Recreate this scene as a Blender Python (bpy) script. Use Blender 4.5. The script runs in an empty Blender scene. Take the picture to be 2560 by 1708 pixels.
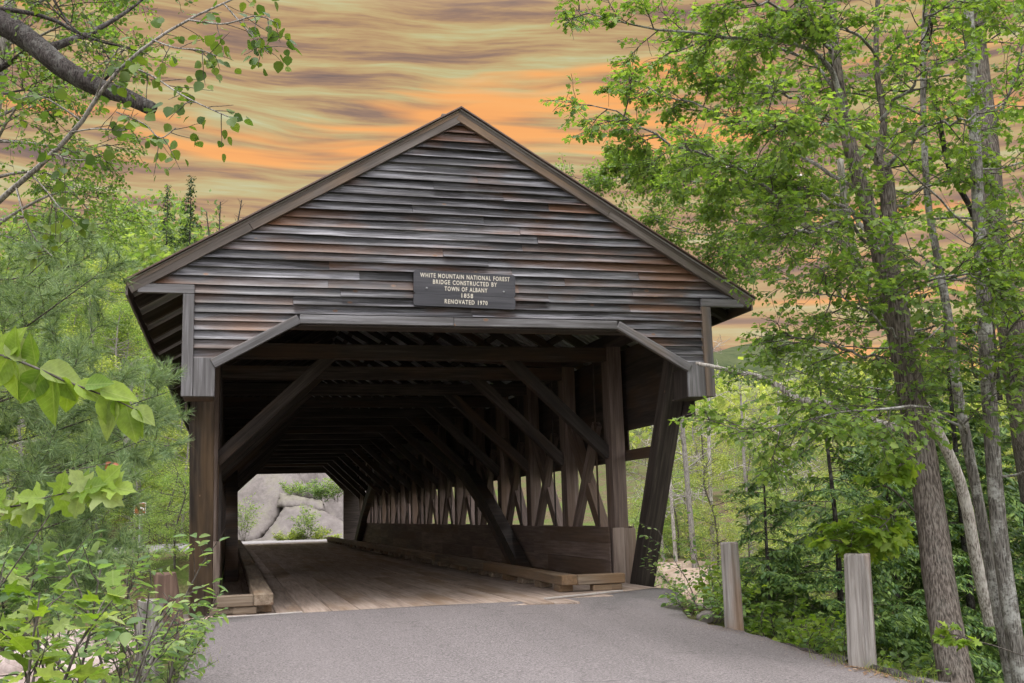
import bpy, bmesh, math, random
import numpy as np
from mathutils import Matrix, Vector

# ------------------------------------------------------------------ camera, world, light, exposure
SC = bpy.context.scene
COL = SC.collection
CAM_P = np.array([-3.1268, -13.9377, 1.1966])
CAM_R = np.array([0.96549638, -0.25880563, -0.02892039])
CAM_U = np.array([-0.01435925, -0.16379319, 0.98639019])
CAM_F = np.array([0.2600203, 0.95194088, 0.16185798])
cd = bpy.data.cameras.new('camera')
cam = bpy.data.objects.new('camera', cd)
COL.objects.link(cam)
cd.sensor_width = 36.0
cd.lens = 36.63
cd.clip_start = 0.05
cd.clip_end = 12000
cam.matrix_world = Matrix(((CAM_R[0], CAM_U[0], -CAM_F[0], CAM_P[0]), (CAM_R[1], CAM_U[1], -CAM_F[1], CAM_P[1]),
                           (CAM_R[2], CAM_U[2], -CAM_F[2], CAM_P[2]), (0, 0, 0, 1)))
SC.camera = cam

SUN_EL, SUN_AZ = math.radians(70), math.radians(205)      # azimuth from +Y clockwise: behind and left of the camera
sd = bpy.data.lights.new('sun', 'SUN')
sd.energy = 1.2
sd.angle = math.radians(25)
sd.color = (1.0, 0.955, 0.9)
sun = bpy.data.objects.new('sun', sd)
COL.objects.link(sun)
sdir = Vector((math.sin(SUN_AZ) * math.cos(SUN_EL), math.cos(SUN_AZ) * math.cos(SUN_EL), math.sin(SUN_EL)))
sun.rotation_euler = sdir.to_track_quat('Z', 'Y').to_euler()
sun.location = (-10, -30, 40)

vs = SC.view_settings
vs.view_transform = 'Standard'
vs.look = 'None'
vs.exposure = 1.2
vs.gamma = 1.0
SC.render.film_transparent = False
SC.cycles.use_denoising = True
SC.cycles.use_adaptive_sampling = True
SC.cycles.adaptive_threshold = 0.035
SC.cycles.max_bounces = 6
SC.cycles.diffuse_bounces = 3
SC.cycles.transmission_bounces = 4
SC.cycles.transparent_max_bounces = 6

class NT:
    """small helper to write node trees"""
    def __init__(s, tree):
        s.t = tree
        tree.nodes.clear()
    def n(s, typ, ins=None, **kw):
        nd = s.t.nodes.new(typ)
        for k, v in kw.items():
            setattr(nd, k, v)
        for k, v in (ins or {}).items():
            sock = nd.inputs[k]
            if hasattr(v, 'bl_idname') or isinstance(v, bpy.types.NodeSocket):
                s.t.links.new(v, sock)
            else:
                sock.default_value = v
        return nd
    def math(s, op, a, b=0.0, clamp=False):
        return s.n('ShaderNodeMath', {0: a, 1: b}, operation=op, use_clamp=clamp).outputs[0]
    def mix(s, f, a, b, blend='MIX'):
        nd = s.n('ShaderNodeMix', data_type='RGBA', blend_type=blend)
        for i, v in ((0, f), (6, a), (7, b)):
            if isinstance(v, bpy.types.NodeSocket):
                s.t.links.new(v, nd.inputs[i])
            elif i and not hasattr(v, '__len__'):
                nd.inputs[i].default_value = (v, v, v, 1)
            elif i:
                nd.inputs[i].default_value = (*v[:3], 1)
            else:
                nd.inputs[i].default_value = v
        return nd.outputs[2]
    def ramp(s, f, stops, interp='LINEAR'):
        nd = s.n('ShaderNodeValToRGB', {0: f})
        nd.color_ramp.interpolation = interp
        e = nd.color_ramp.elements
        while len(e) < len(stops):
            e.new(0.5)
        for el, (p, c) in zip(e, stops):
            el.position = p
            el.color = (c, c, c, 1) if not hasattr(c, '__len__') else (*c[:3], 1)
        return nd.outputs[0]
    def noise(s, vec, scale, detail=4, rough=0.55, dist=0.0):
        return s.n('ShaderNodeTexNoise', {'Vector': vec, 'Scale': scale, 'Detail': detail, 'Roughness': rough, 'Distortion': dist}).outputs[0]
    def mapping(s, vec, scale=(1, 1, 1), loc=(0, 0, 0), rot=(0, 0, 0)):
        return s.n('ShaderNodeMapping', {'Vector': vec, 'Scale': scale, 'Location': loc, 'Rotation': rot}).outputs[0]

W = bpy.data.worlds.new('World')
SC.world = W
W.use_nodes = True
w = NT(W.node_tree)
tc = w.n('ShaderNodeTexCoord').outputs['Generated']
sx = w.n('ShaderNodeSeparateXYZ', {0: tc})
az = w.math('ARCTAN2', sx.outputs[0], sx.outputs[1])
el = sx.outputs[2]
elt = w.math('ADD', el, w.math('MULTIPLY', az, 0.03))
sv = w.n('ShaderNodeCombineXYZ', {0: w.math('MULTIPLY', az, 5.2), 1: w.math('MULTIPLY', elt, 88.0), 2: 0.0}).outputs[0]
warp = w.noise(w.mapping(sv, (0.8, 0.2, 1)), 1.3, 1)
sv2 = w.n('ShaderNodeVectorMath', {0: sv, 1: w.n('ShaderNodeCombineXYZ', {0: 0.0, 1: w.math('MULTIPLY', warp, 2.2), 2: 0.0}).outputs[0]}, operation='ADD').outputs[0]
streak = w.noise(w.mapping(sv2, (1, 1, 1), (4.7, 1.3, 0)), 0.72, 6, 0.62)
cloud = w.ramp(streak, [(0.33, (0.085, 0.052, 0.034)), (0.42, (0.15, 0.085, 0.042)), (0.48, (0.215, 0.128, 0.047)), (0.54, (0.245, 0.17, 0.062)), (0.60, (0.25, 0.21, 0.085)), (0.70, (0.26, 0.26, 0.145))])
glow = w.noise(w.mapping(sv2, (0.75, 0.55, 1), (21, 5, 3)), 0.85, 3, 0.5)
gm = w.ramp(glow, [(0.56, 0.0), (0.67, 1.0)])
cloud = w.mix(w.math('MULTIPLY', gm, 0.9), cloud, (0.45, 0.185, 0.034))
low = w.ramp(el, [(0.12, 1.0), (0.34, 0.0)])
cloud = w.mix(w.math('MULTIPLY', low, 0.25), cloud, (0.31, 0.15, 0.055))
sky = w.n('ShaderNodeTexSky', sky_type='NISHITA', sun_disc=False)
sky.sun_elevation = SUN_EL
sky.sun_rotation = SUN_AZ
skyc = w.mix(1.0, sky.outputs[0], (0.1, 0.1, 0.1), 'MULTIPLY')
cloud = w.mix(0.08, cloud, skyc)
over = w.ramp(el, [(0.44, 0.0), (0.80, 1.0)], 'EASE')
# the sunset lies ahead of the camera; round to the back the cloud is an even pale grey
back = w.math('MULTIPLY', w.math('ADD', w.math('MULTIPLY', sx.outputs[0], -0.264), w.math('MULTIPLY', sx.outputs[1], -0.965)), 1.0)
backm = w.ramp(back, [(0.0, 0.0), (0.75, 1.0)], 'EASE')
cloud = w.mix(backm, cloud, (1.0, 1.0, 1.04))
overc = (1.36, 1.36, 1.42)
cloud = w.mix(over, cloud, overc)
bg = w.n('ShaderNodeBackground', {'Color': cloud, 'Strength': 1.03})
w.n('ShaderNodeOutputWorld', {0: bg.outputs[0]})

# ------------------------------------------------------------------ helpers
def at(px, py, depth):
    """a point of the place seen at photo pixel (2560 wide) at a given distance along the view"""
    return CAM_P + depth * (CAM_F + CAM_R * (px - 1280) / 2604.75 + CAM_U * (854 - py) / 2604.75)

def tag(o, label=None, cat=None, group=None, kind=None):
    if label: o['label'] = label
    if cat: o['category'] = cat
    if group: o['group'] = group
    if kind: o['kind'] = kind
    return o

def link(name, data, parent=None, M=None):
    o = bpy.data.objects.new(name, data)
    COL.objects.link(o)
    if parent is not None:
        o.parent = parent
        o.matrix_parent_inverse = WM[parent.name].inverted()
    M = M or Matrix.Identity(4)
    o.matrix_basis = M
    WM[o.name] = M.copy()
    return o
WM = {}

def empty(name, loc, label, cat, group=None):
    o = link(name, None, None, Matrix.Translation(Vector([float(c) for c in loc])))
    o.empty_display_size = 0.2
    return tag(o, label, cat, group)

def mesh_np(name, V, F, mat, smooth=False):
    """V (n,3); F list of polygons or (m,k) array"""
    me = bpy.data.meshes.new(name)
    V = np.asarray(V, np.float32)
    if isinstance(F, np.ndarray):
        m, k = F.shape
        me.vertices.add(len(V)); me.vertices.foreach_set('co', V.ravel())
        me.loops.add(m * k); me.loops.foreach_set('vertex_index', F.astype(np.int32).ravel())
        me.polygons.add(m)
        me.polygons.foreach_set('loop_start', np.arange(0, m * k, k, dtype=np.int32))
        me.polygons.foreach_set('loop_total', np.full(m, k, np.int32))
        me.update(calc_edges=True)
    else:
        me.from_pydata([tuple(map(float, v)) for v in V], [], [tuple(map(int, f)) for f in F])
        me.update()
    if smooth:
        me.polygons.foreach_set('use_smooth', np.ones(len(me.polygons), bool))
    if mat is not None:
        for m_ in (mat if isinstance(mat, (list, tuple)) else [mat]):
            me.materials.append(m_)
    return me

_box = {}
def box_mesh(L, w_, t, mat, bev=0.006):
    key = (round(L, 2), round(w_, 3), round(t, 3), mat.name, bev)
    if key in _box: return _box[key]
    bm = bmesh.new()
    bmesh.ops.create_cube(bm, size=1.0)
    bmesh.ops.scale(bm, vec=(L, w_, t), verts=bm.verts)
    if bev:
        bmesh.ops.bevel(bm, geom=list(bm.edges), offset=bev, segments=1, affect='EDGES')
    me = bpy.data.meshes.new('timber'); bm.to_mesh(me); bm.free()
    me.materials.append(mat)
    _box[key] = me
    return me

def frame(p0, p1, up=(0, 0, 1)):
    p0, p1 = Vector(p0), Vector(p1)
    x = (p1 - p0).normalized()
    y = Vector(up).cross(x)
    if y.length < 1e-4: y = Vector((0, 1, 0)).cross(x)
    y.normalize(); z = x.cross(y)
    c = (p0 + p1) / 2
    return Matrix(((x.x, y.x, z.x, c.x), (x.y, y.y, z.y, c.y), (x.z, y.z, z.z, c.z), (0, 0, 0, 1)))

def beam(name, p0, p1, w_, t, mat, parent, up=(0, 0, 1), bev=0.006):
    """timber from p0 to p1, t along up, w_ across; grain runs along local X"""
    L = (Vector(p1) - Vector(p0)).length
    return link(name, box_mesh(L, w_, t, mat, bev), parent, frame(p0, p1, up))

def tube_arrays(pts, rad, k=6, rng=None, lump=0.0, cap=False):
    pts = np.asarray(pts, float); n = len(pts); rad = np.asarray(rad, float)
    d = np.gradient(pts, axis=0); d /= np.linalg.norm(d, axis=1)[:, None] + 1e-9
    ref = np.array([0.0, 0.0, 1.0]) if abs(d[0][2]) < 0.9 else np.array([0.0, 1.0, 0.0])
    a = np.stack([d[:, 1] * ref[2] - d[:, 2] * ref[1], d[:, 2] * ref[0] - d[:, 0] * ref[2], d[:, 0] * ref[1] - d[:, 1] * ref[0]], -1)
    a /= np.sqrt((a * a).sum(1))[:, None] + 1e-9
    b = np.stack([d[:, 1] * a[:, 2] - d[:, 2] * a[:, 1], d[:, 2] * a[:, 0] - d[:, 0] * a[:, 2], d[:, 0] * a[:, 1] - d[:, 1] * a[:, 0]], -1)
    th = np.arange(k) * 2 * math.pi / k
    R = np.repeat(rad[:, None], k, 1)
    if lump and rng is not None:
        R = R * (1 + lump * rng.normal(size=(n, k)))
    V = pts[:, None, :] + R[:, :, None] * (np.cos(th)[None, :, None] * a[:, None, :] + np.sin(th)[None, :, None] * b[:, None, :])
    i = np.arange(n - 1)[:, None] * k; j = np.arange(k)[None, :]; j2 = (j + 1) % k
    F = np.stack([i + j, i + j2, i + k + j2, i + k + j], -1).reshape(-1, 4)
    V = V.reshape(-1, 3)
    if cap:
        c = len(V)
        V = np.vstack([V, pts[-1:] + d[-1:] * rad[-1] * 0.1])
        F = np.vstack([F, np.array([[ (n-1)*k + q, (n-1)*k + (q+1) % k, c, c] for q in range(k)])])
        F[-k:, 3] = F[-k:, 2]
    return V, F

def join(parts):
    Vs, Fs, o = [], [], 0
    for V, F in parts:
        Vs.append(V); Fs.append(F + o); o += len(V)
    return np.vstack(Vs), np.vstack(Fs)

def smooth_line(pts, n):
    """Catmull-Rom resample"""
    P = np.asarray(pts, float)
    P = np.vstack([2 * P[0] - P[1], P, 2 * P[-1] - P[-2]])
    m = len(P) - 3
    out = []
    for t in np.linspace(0, m - 1e-6, n):
        i = int(t); u = t - i
        p0, p1, p2, p3 = P[i:i + 4]
        out.append(0.5 * ((2 * p1) + (-p0 + p2) * u + (2 * p0 - 5 * p1 + 4 * p2 - p3) * u * u + (-p0 + 3 * p1 - 3 * p2 + p3) * u ** 3))
    return np.array(out)

def sstep(a, b, x):
    t = np.clip((np.asarray(x, float) - a) / (b - a), 0, 1)
    return t * t * (3 - 2 * t)

# ------------------------------------------------------------------ materials
def newmat(name):
    m = bpy.data.materials.new(name); m.use_nodes = True
    return m, NT(m.node_tree)

def finish(nt, col, rough=0.8, bump=None, bs=0.3, bd=0.01, spec=0.3, metal=0.0):
    ins = {'Base Color': col, 'Roughness': rough, 'Specular IOR Level': spec, 'Metallic': metal}
    p = nt.n('ShaderNodeBsdfPrincipled', ins)
    if bump is not None:
        bn = nt.n('ShaderNodeBump', {'Height': bump, 'Strength': bs, 'Distance': bd})
        nt.t.links.new(bn.outputs[0], p.inputs['Normal'])
    nt.n('ShaderNodeOutputMaterial', {0: p.outputs[0]})

def wood(name, dark, mid, light, brown, brown_amt=0.3, knots=True, rough=0.6, tone=0.35, streak=1.0, spec=0.35, stain=False):
    m, t = newmat(name)
    oc = t.n('ShaderNodeTexCoord').outputs['Object']
    rnd = t.n('ShaderNodeObjectInfo').outputs['Random']
    off = t.n('ShaderNodeCombineXYZ', {0: t.math('MULTIPLY', rnd, 137.0), 1: t.math('MULTIPLY', rnd, 71.0), 2: t.math('MULTIPLY', rnd, 53.0)}).outputs[0]
    v = t.n('ShaderNodeVectorMath', {0: oc, 1: off}, operation='ADD').outputs[0]
    g1 = t.noise(t.mapping(v, (1.1, 26, 26)), 1.0, 5, 0.62, 0.4)
    g2 = t.noise(t.mapping(v, (0.5, 5, 5)), 1.0, 3, 0.6)
    f = t.math('ADD', t.math('MULTIPLY', g1, 0.6), t.math('MULTIPLY', g2, 0.4))
    c = t.ramp(f, [(0.34, dark), (0.49, mid), (0.64, light)])
    bn = t.noise(t.mapping(oc if stain else v, (0.55, 2.2, 1.5 if stain else 2.2), (11, 4, 9.4)), 1.0, 3, 0.6)
    bth = t.math('ADD', bn, t.math('MULTIPLY', t.math('SUBTRACT', t.math('FRACT', t.math('MULTIPLY', rnd, 17.3)), 0.5), 0.16 if stain else 0.28))
    bm_ = t.ramp(bth, [(0.62 - 0.3 * brown_amt, 0.0), (0.80 - 0.3 * brown_amt, 1.0)])
    bc = t.mix(g1, tuple(0.5 * x for x in brown), tuple(1.5 * x for x in brown))
    c = t.mix(t.math('MULTIPLY', bm_, 0.85), c, bc)
    if knots:
        vo = t.n('ShaderNodeTexVoronoi', {'Vector': t.mapping(v, (0.8, 1.25, 1.25)), 'Scale': 3.2, 'Randomness': 1.0})
        sel = t.math('GREATER_THAN', t.n('ShaderNodeSeparateColor', {0: vo.outputs['Color']}).outputs[0], 0.45)
        kd = vo.outputs['Distance']
        ring = t.ramp(kd, [(0.03, (0.13, 0.055, 0.03)), (0.055, (0.24, 0.125, 0.07)), (0.07, (0.05, 0.032, 0.025)), (0.085, (0.22, 0.145, 0.095))])
        km = t.math('MULTIPLY', sel, t.ramp(kd, [(0.085, 1.0), (0.105, 0.0)]))
        c = t.mix(t.math('MULTIPLY', km, 0.85), c, ring)
    tn = t.math('ADD', 1.0 - tone / 2, t.math('MULTIPLY', t.math('FRACT', t.math('MULTIPLY', rnd, 7.77)), tone))
    c = t.mix(1.0, c, t.n('ShaderNodeCombineXYZ', {0: tn, 1: tn, 2: tn}).outputs[0], 'MULTIPLY')
    h = g1
    rr = t.math('ADD', rough - 0.12, t.math('MULTIPLY', g1, 0.25))
    finish(t, c, rr, h, 0.55 * streak, 0.006, spec)
    return m

M_CLAP = wood('weathered_clapboard', (0.011, 0.0102, 0.011), (0.062, 0.059, 0.063), (0.27, 0.264, 0.288), (0.12, 0.054, 0.025), 0.46, True, 0.46, 0.7, 1.3, 0.5, True)
M_TRIM = wood('grey_trim_wood', (0.045, 0.041, 0.041), (0.10, 0.094, 0.095), (0.20, 0.195, 0.205), (0.17, 0.12, 0.085), 0.12, True, 0.6, 0.3)
M_RAKE = wood('rake_wood', (0.055, 0.044, 0.037), (0.105, 0.086, 0.074), (0.165, 0.14, 0.125), (0.2, 0.13, 0.08), 0.35, True, 0.65, 0.25)
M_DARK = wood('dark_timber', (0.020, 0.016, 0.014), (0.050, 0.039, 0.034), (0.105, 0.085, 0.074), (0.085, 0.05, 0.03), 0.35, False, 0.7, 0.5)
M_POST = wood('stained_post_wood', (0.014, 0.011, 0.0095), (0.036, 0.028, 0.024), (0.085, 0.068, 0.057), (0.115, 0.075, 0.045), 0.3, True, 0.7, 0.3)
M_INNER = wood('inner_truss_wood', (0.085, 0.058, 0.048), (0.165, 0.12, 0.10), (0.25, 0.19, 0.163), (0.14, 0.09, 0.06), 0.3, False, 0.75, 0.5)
M_DECK = wood('deck_plank_wood', (0.15, 0.112, 0.09), (0.30, 0.23, 0.188), (0.40, 0.325, 0.275), (0.21, 0.14, 0.09), 0.4, False, 0.75, 0.22)
M_CURB = wood('curb_timber_wood', (0.07, 0.05, 0.035), (0.155, 0.115, 0.08), (0.25, 0.20, 0.15), (0.17, 0.10, 0.05), 0.4, True, 0.75, 0.3)
M_BOLL = wood('weathered_post_wood', (0.10, 0.086, 0.075), (0.22, 0.20, 0.182), (0.36, 0.34, 0.32), (0.24, 0.15, 0.10), 0.08, False, 0.8, 0.2, 1.6)
M_BOLL2 = wood('brown_post_wood', (0.05, 0.032, 0.024), (0.115, 0.07, 0.052), (0.2, 0.135, 0.10), (0.16, 0.08, 0.05), 0.4, False, 0.8, 0.2, 1.6)
M_SIGN = wood('sign_dark_wood', (0.026, 0.026, 0.030), (0.044, 0.043, 0.050), (0.075, 0.073, 0.08), (0.06, 0.055, 0.055), 0.1, False, 0.6, 0.05)

def simple(name, c1, c2, scale=5.0, rough=0.85, bs=0.2, bd=0.01, spec=0.3, metal=0.0, map_scale=(1, 1, 1), coord='Object', detail=6):
    m, t = newmat(name)
    v = t.mapping(t.n('ShaderNodeTexCoord').outputs[coord], map_scale)
    n = t.noise(v, scale, detail, 0.6)
    c = t.mix(t.ramp(n, [(0.32, 0.0), (0.68, 1.0)]), c1, c2)
    finish(t, c, rough, n, bs, bd, spec, metal)
    return m

M_LETTER = simple('cream_lettering_paint', (0.50, 0.45, 0.36), (0.66, 0.61, 0.52), 30, 0.7)
M_STEEL = simple('galvanised_steel', (0.25, 0.25, 0.26), (0.45, 0.45, 0.46), 40, 0.45, 0.05, 0.002, 0.5, 0.7)
M_ROOFTOP = simple('brown_metal_roof', (0.06, 0.035, 0.026), (0.10, 0.06, 0.045), 3, 0.5, 0.05, 0.01, 0.5, 0.2)
M_ROOFUND = simple('grey_metal_underside', (0.50, 0.50, 0.51), (0.62, 0.62, 0.63), 4, 0.5, 0.1, 0.01, 0.5, 0.0)
M_CONC = simple('pale_concrete', (0.30, 0.27, 0.25), (0.42, 0.39, 0.37), 9, 0.9)

def asphalt_mat():
    m, t = newmat('worn_asphalt')
    v = t.n('ShaderNodeTexCoord').outputs['Object']
    n1 = t.noise(v, 48, 5, 0.8)
    n2 = t.noise(v, 0.55, 5, 0.6)
    n3 = t.noise(t.mapping(v, (1.3, 0.5, 1)), 1.5, 5, 0.6)
    vo = t.n('ShaderNodeTexVoronoi', {'Vector': v, 'Scale': 95.0}).outputs['Distance']
    c = t.ramp(n1, [(0.34, (0.045, 0.039, 0.040)), (0.5, (0.142, 0.126, 0.126)), (0.66, (0.31, 0.278, 0.28))])
    c = t.mix(t.math('MULTIPLY', t.ramp(n2, [(0.35, 0.0), (0.7, 1.0)]), 0.35), c, (0.18, 0.158, 0.158))
    # darker newer patches where the tar meets the bridge, and at the right edge
    sp = t.n('ShaderNodeSeparateXYZ', {0: v})
    y0 = t.math('SUBTRACT', sp.outputs[1], t.math('MULTIPLY', t.math('MAXIMUM', t.math('SUBTRACT', sp.outputs[0], 1.6), 0.0), 0.55))
    edge = t.math('ADD', y0, t.math('MULTIPLY', t.math('SUBTRACT', n3, 0.5), 2.2))
    side = t.math('ADD', t.math('ABSOLUTE', t.math('ADD', sp.outputs[0], 0.4)), t.math('MULTIPLY', n3, 0.8))
    pm = t.math('MULTIPLY', t.ramp(t.math('ADD', t.math('MULTIPLY', edge, 0.2), 0.5), [(0.33, 0.0), (0.45, 1.0)]), t.ramp(t.math('MULTIPLY', side, 0.2), [(0.42, 0.0), (0.62, 1.0)]))
    c = t.mix(t.math('MULTIPLY', pm, 0.72), c, t.mix(n1, (0.055, 0.052, 0.053), (0.13, 0.122, 0.12)))
    wob = t.n('ShaderNodeVectorMath', {0: v, 1: t.n('ShaderNodeTexNoise', {'Vector': v, 'Scale': 1.7, 'Detail': 4.0}).outputs[1]}, operation='ADD').outputs[0]
    ck = t.n('ShaderNodeTexVoronoi', {'Vector': t.mapping(wob, (0.42, 0.6, 0.0)), 'Scale': 0.8}, feature='DISTANCE_TO_EDGE').outputs['Distance']
    cm = t.math('MULTIPLY', t.ramp(ck, [(0.0, 1.0), (0.010, 0.0)]), t.ramp(n2, [(0.46, 0.0), (0.6, 0.55)]))
    c = t.mix(cm, c, (0.035, 0.032, 0.03))
    tm = t.noise(t.mapping(v, (2.2, 0.10, 0)), 1.0, 2, 0.5)
    c = t.mix(t.math('MULTIPLY', t.ramp(tm, [(0.42, 0.0), (0.68, 1.0)]), 0.16), c, (0.075, 0.068, 0.066))
    h = t.math('ADD', n1, t.math('MULTIPLY', vo, 0.5))
    finish(t, c, 0.85, h, 0.5, 0.006, 0.3)
    return m
M_ASPH = asphalt_mat()

def ground_mat():
    m, t = newmat('forest_floor')
    v = t.n('ShaderNodeTexCoord').outputs['Object']
    n1 = t.noise(v, 0.8, 6, 0.6)
    n2 = t.noise(v, 9, 6, 0.65)
    c = t.ramp(n2, [(0.3, (0.045, 0.032, 0.02)), (0.5, (0.09, 0.065, 0.04)), (0.7, (0.17, 0.125, 0.085))])
    c = t.mix(t.ramp(n1, [(0.42, 0.0), (0.6, 0.8)]), c, t.mix(n2, (0.035, 0.065, 0.012), (0.10, 0.15, 0.03)))
    finish(t, c, 0.95, n2, 0.6, 0.05, 0.1)
    return m
M_GROUND = ground_mat()
M_SAND = simple('sandy_path', (0.20, 0.145, 0.105), (0.33, 0.26, 0.21), 1.2, 0.95, 0.3, 0.02, 0.1)

def rock_mat(name, a, b, c_, scale=1.0, moss=0.35):
    m, t = newmat(name)
    v = t.n('ShaderNodeTexCoord').outputs['Object']
    n1 = t.noise(v, 0.55 * scale, 7, 0.62, 0.5)
    n2 = t.noise(v, 6 * scale, 7, 0.7)
    n3 = t.noise(t.mapping(v, (1.8, 1.8, 0.25)), 1.6 * scale, 5, 0.6)
    c = t.ramp(n1, [(0.34, a), (0.5, b), (0.66, c_)])
    c = t.mix(t.math('MULTIPLY', t.ramp(n2, [(0.42, 0.0), (0.75, 1.0)]), 0.45), c, tuple(0.45 * x for x in a))
    c = t.mix(t.math('MULTIPLY', t.ramp(n3, [(0.52, 0.0), (0.72, 1.0)]), 0.5), c, (0.12, 0.105, 0.098))
    vo = t.n('ShaderNodeTexVoronoi', {'Vector': t.mapping(v, (1, 1, 2.2)), 'Scale': 0.45 * scale}, feature='DISTANCE_TO_EDGE').outputs['Distance']
    crack = t.ramp(vo, [(0.0, 1.0), (0.012, 0.0)])
    c = t.mix(t.math('MULTIPLY', crack, 0.5 if scale > 1.2 else 0.12), c, (0.05, 0.04, 0.03))
    if moss:
        nz = t.n('ShaderNodeSeparateXYZ', {0: t.n('ShaderNodeNewGeometry').outputs['Normal']}).outputs[2]
        mm = t.math('MULTIPLY', t.ramp(t.math('ADD', t.math('MULTIPLY', nz, 0.3), n1), [(0.72, 0.0), (0.82, 1.0)]), moss)
        c = t.mix(mm, c, (0.10, 0.105, 0.035))
    finish(t, c, 0.85, t.math('ADD', t.math('MULTIPLY', n2, 0.35), n1), 0.6, 0.05, 0.25)
    return m
M_ROCK = rock_mat('grey_granite', (0.125, 0.108, 0.104), (0.18, 0.158, 0.15), (0.235, 0.208, 0.195), 1.0, 0.25)
M_PINK = rock_mat('pink_granite', (0.20, 0.145, 0.125), (0.32, 0.25, 0.225), (0.43, 0.355, 0.33), 1.5, 0.0)
M_WALL = rock_mat('dark_wall_stone', (0.14, 0.12, 0.105), (0.23, 0.20, 0.18), (0.33, 0.29, 0.26), 2.0, 0.2)

def bark_mat(name, dark, light, lichen=(0.30, 0.31, 0.27), la=0.4, sc=1.0, groove=1.0):
    m, t = newmat(name)
    v = t.n('ShaderNodeTexCoord').outputs['Object']
    n1 = t.noise(t.mapping(v, (62 * sc, 62 * sc, 6.5 * sc)), 1.0, 3, 0.6, 0.8)
    vo = t.n('ShaderNodeTexVoronoi', {'Vector': t.mapping(v, (70 * sc, 70 * sc, 9 * sc)), 'Scale': 1.0}).outputs['Distance']
    n2 = t.noise(v, 3.5 * sc, 5, 0.6)
    n3 = t.noise(v, 22 * sc, 4, 0.7)
    f = t.math('ADD', t.math('MULTIPLY', n1, 0.7), t.math('MULTIPLY', vo, 0.3))
    c = t.ramp(f, [(0.33, tuple(0.4 * x for x in dark)), (0.46, dark), (0.62, light)])
    lm = t.math('MULTIPLY', t.ramp(t.math('ADD', t.math('MULTIPLY', n2, 0.6), t.math('MULTIPLY', n3, 0.4)), [(0.5, 0.0), (0.6, 1.0)]), la)
    c = t.mix(lm, c, lichen)
    finish(t, c, 0.92, f, 1.0 * groove, 0.02, 0.15)
    return m
M_BARK = bark_mat('furrowed_maple_bark', (0.075, 0.062, 0.052), (0.175, 0.15, 0.13), (0.20, 0.20, 0.175), 0.2)
M_BARKG = bark_mat('grey_lichen_bark', (0.105, 0.096, 0.085), (0.22, 0.205, 0.185), (0.42, 0.42, 0.39), 0.75, 1.2, 0.5)
M_BARKD = bark_mat('dark_limb_bark', (0.030, 0.025, 0.023), (0.070, 0.060, 0.056), (0.20, 0.20, 0.185), 0.4, 1.2, 1.0)
M_TWIG = bark_mat('twig_bark', (0.06, 0.05, 0.043), (0.13, 0.115, 0.10), (0.2, 0.19, 0.17), 0.3, 1.0, 0.3)
M_BIRCH = bark_mat('white_birch_bark', (0.24, 0.21, 0.185), (0.50, 0.465, 0.43), (0.56, 0.53, 0.49), 0.5, 0.8, 0.2)
M_ASPENB = bark_mat('pale_aspen_bark', (0.16, 0.145, 0.13), (0.30, 0.275, 0.25), (0.36, 0.34, 0.31), 0.4, 1.0, 0.2)

def leaf_mat(name, c1, c2, c3, trans=0.52, rough=0.5, spec=0.35, far=False):
    m, t = newmat(name)
    ri = t.n('ShaderNodeNewGeometry').outputs['Random Per Island']
    ro = t.n('ShaderNodeObjectInfo').outputs['Random']
    r = t.math('FRACT', t.math('ADD', ri, ro))
    c = t.ramp(r, [(0.0, c1), (0.5, c2), (0.88, c3), (1.0, tuple(min(1, 1.15 * x) for x in c3))])
    tv = t.math('ADD', 0.85, t.math('MULTIPLY', ro, 0.3))
    c = t.mix(1.0, c, t.n('ShaderNodeCombineXYZ', {0: tv, 1: tv, 2: tv}).outputs[0], 'MULTIPLY')
    p = t.n('ShaderNodeBsdfPrincipled', {'Base Color': c, 'Roughness': rough, 'Specular IOR Level': spec})
    tcol = t.mix(1.0, c, (1.45, 1.55, 0.6), 'MULTIPLY')
    tr = t.n('ShaderNodeBsdfTranslucent', {'Color': tcol})
    mx = t.n('ShaderNodeMixShader', {0: trans, 1: p.outputs[0], 2: tr.outputs[0]})
    t.n('ShaderNodeOutputMaterial', {0: mx.outputs[0]})
    return m
L_MAPLE = leaf_mat('maple_leaf', (0.086, 0.149, 0.036), (0.129, 0.205, 0.046), (0.202, 0.276, 0.064))
L_MAPLEB = leaf_mat('bright_maple_leaf', (0.12, 0.20, 0.028), (0.17, 0.26, 0.035), (0.25, 0.33, 0.05))
L_ASPEN = leaf_mat('aspen_leaf', (0.053, 0.098, 0.024), (0.084, 0.137, 0.029), (0.141, 0.194, 0.033), 0.4)
L_BIRCHL = leaf_mat('birch_leaf', (0.088, 0.156, 0.044), (0.125, 0.206, 0.056), (0.181, 0.263, 0.069))
L_SHRUB = leaf_mat('shrub_leaf', (0.095, 0.162, 0.068), (0.154, 0.240, 0.099), (0.256, 0.337, 0.129))
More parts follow.
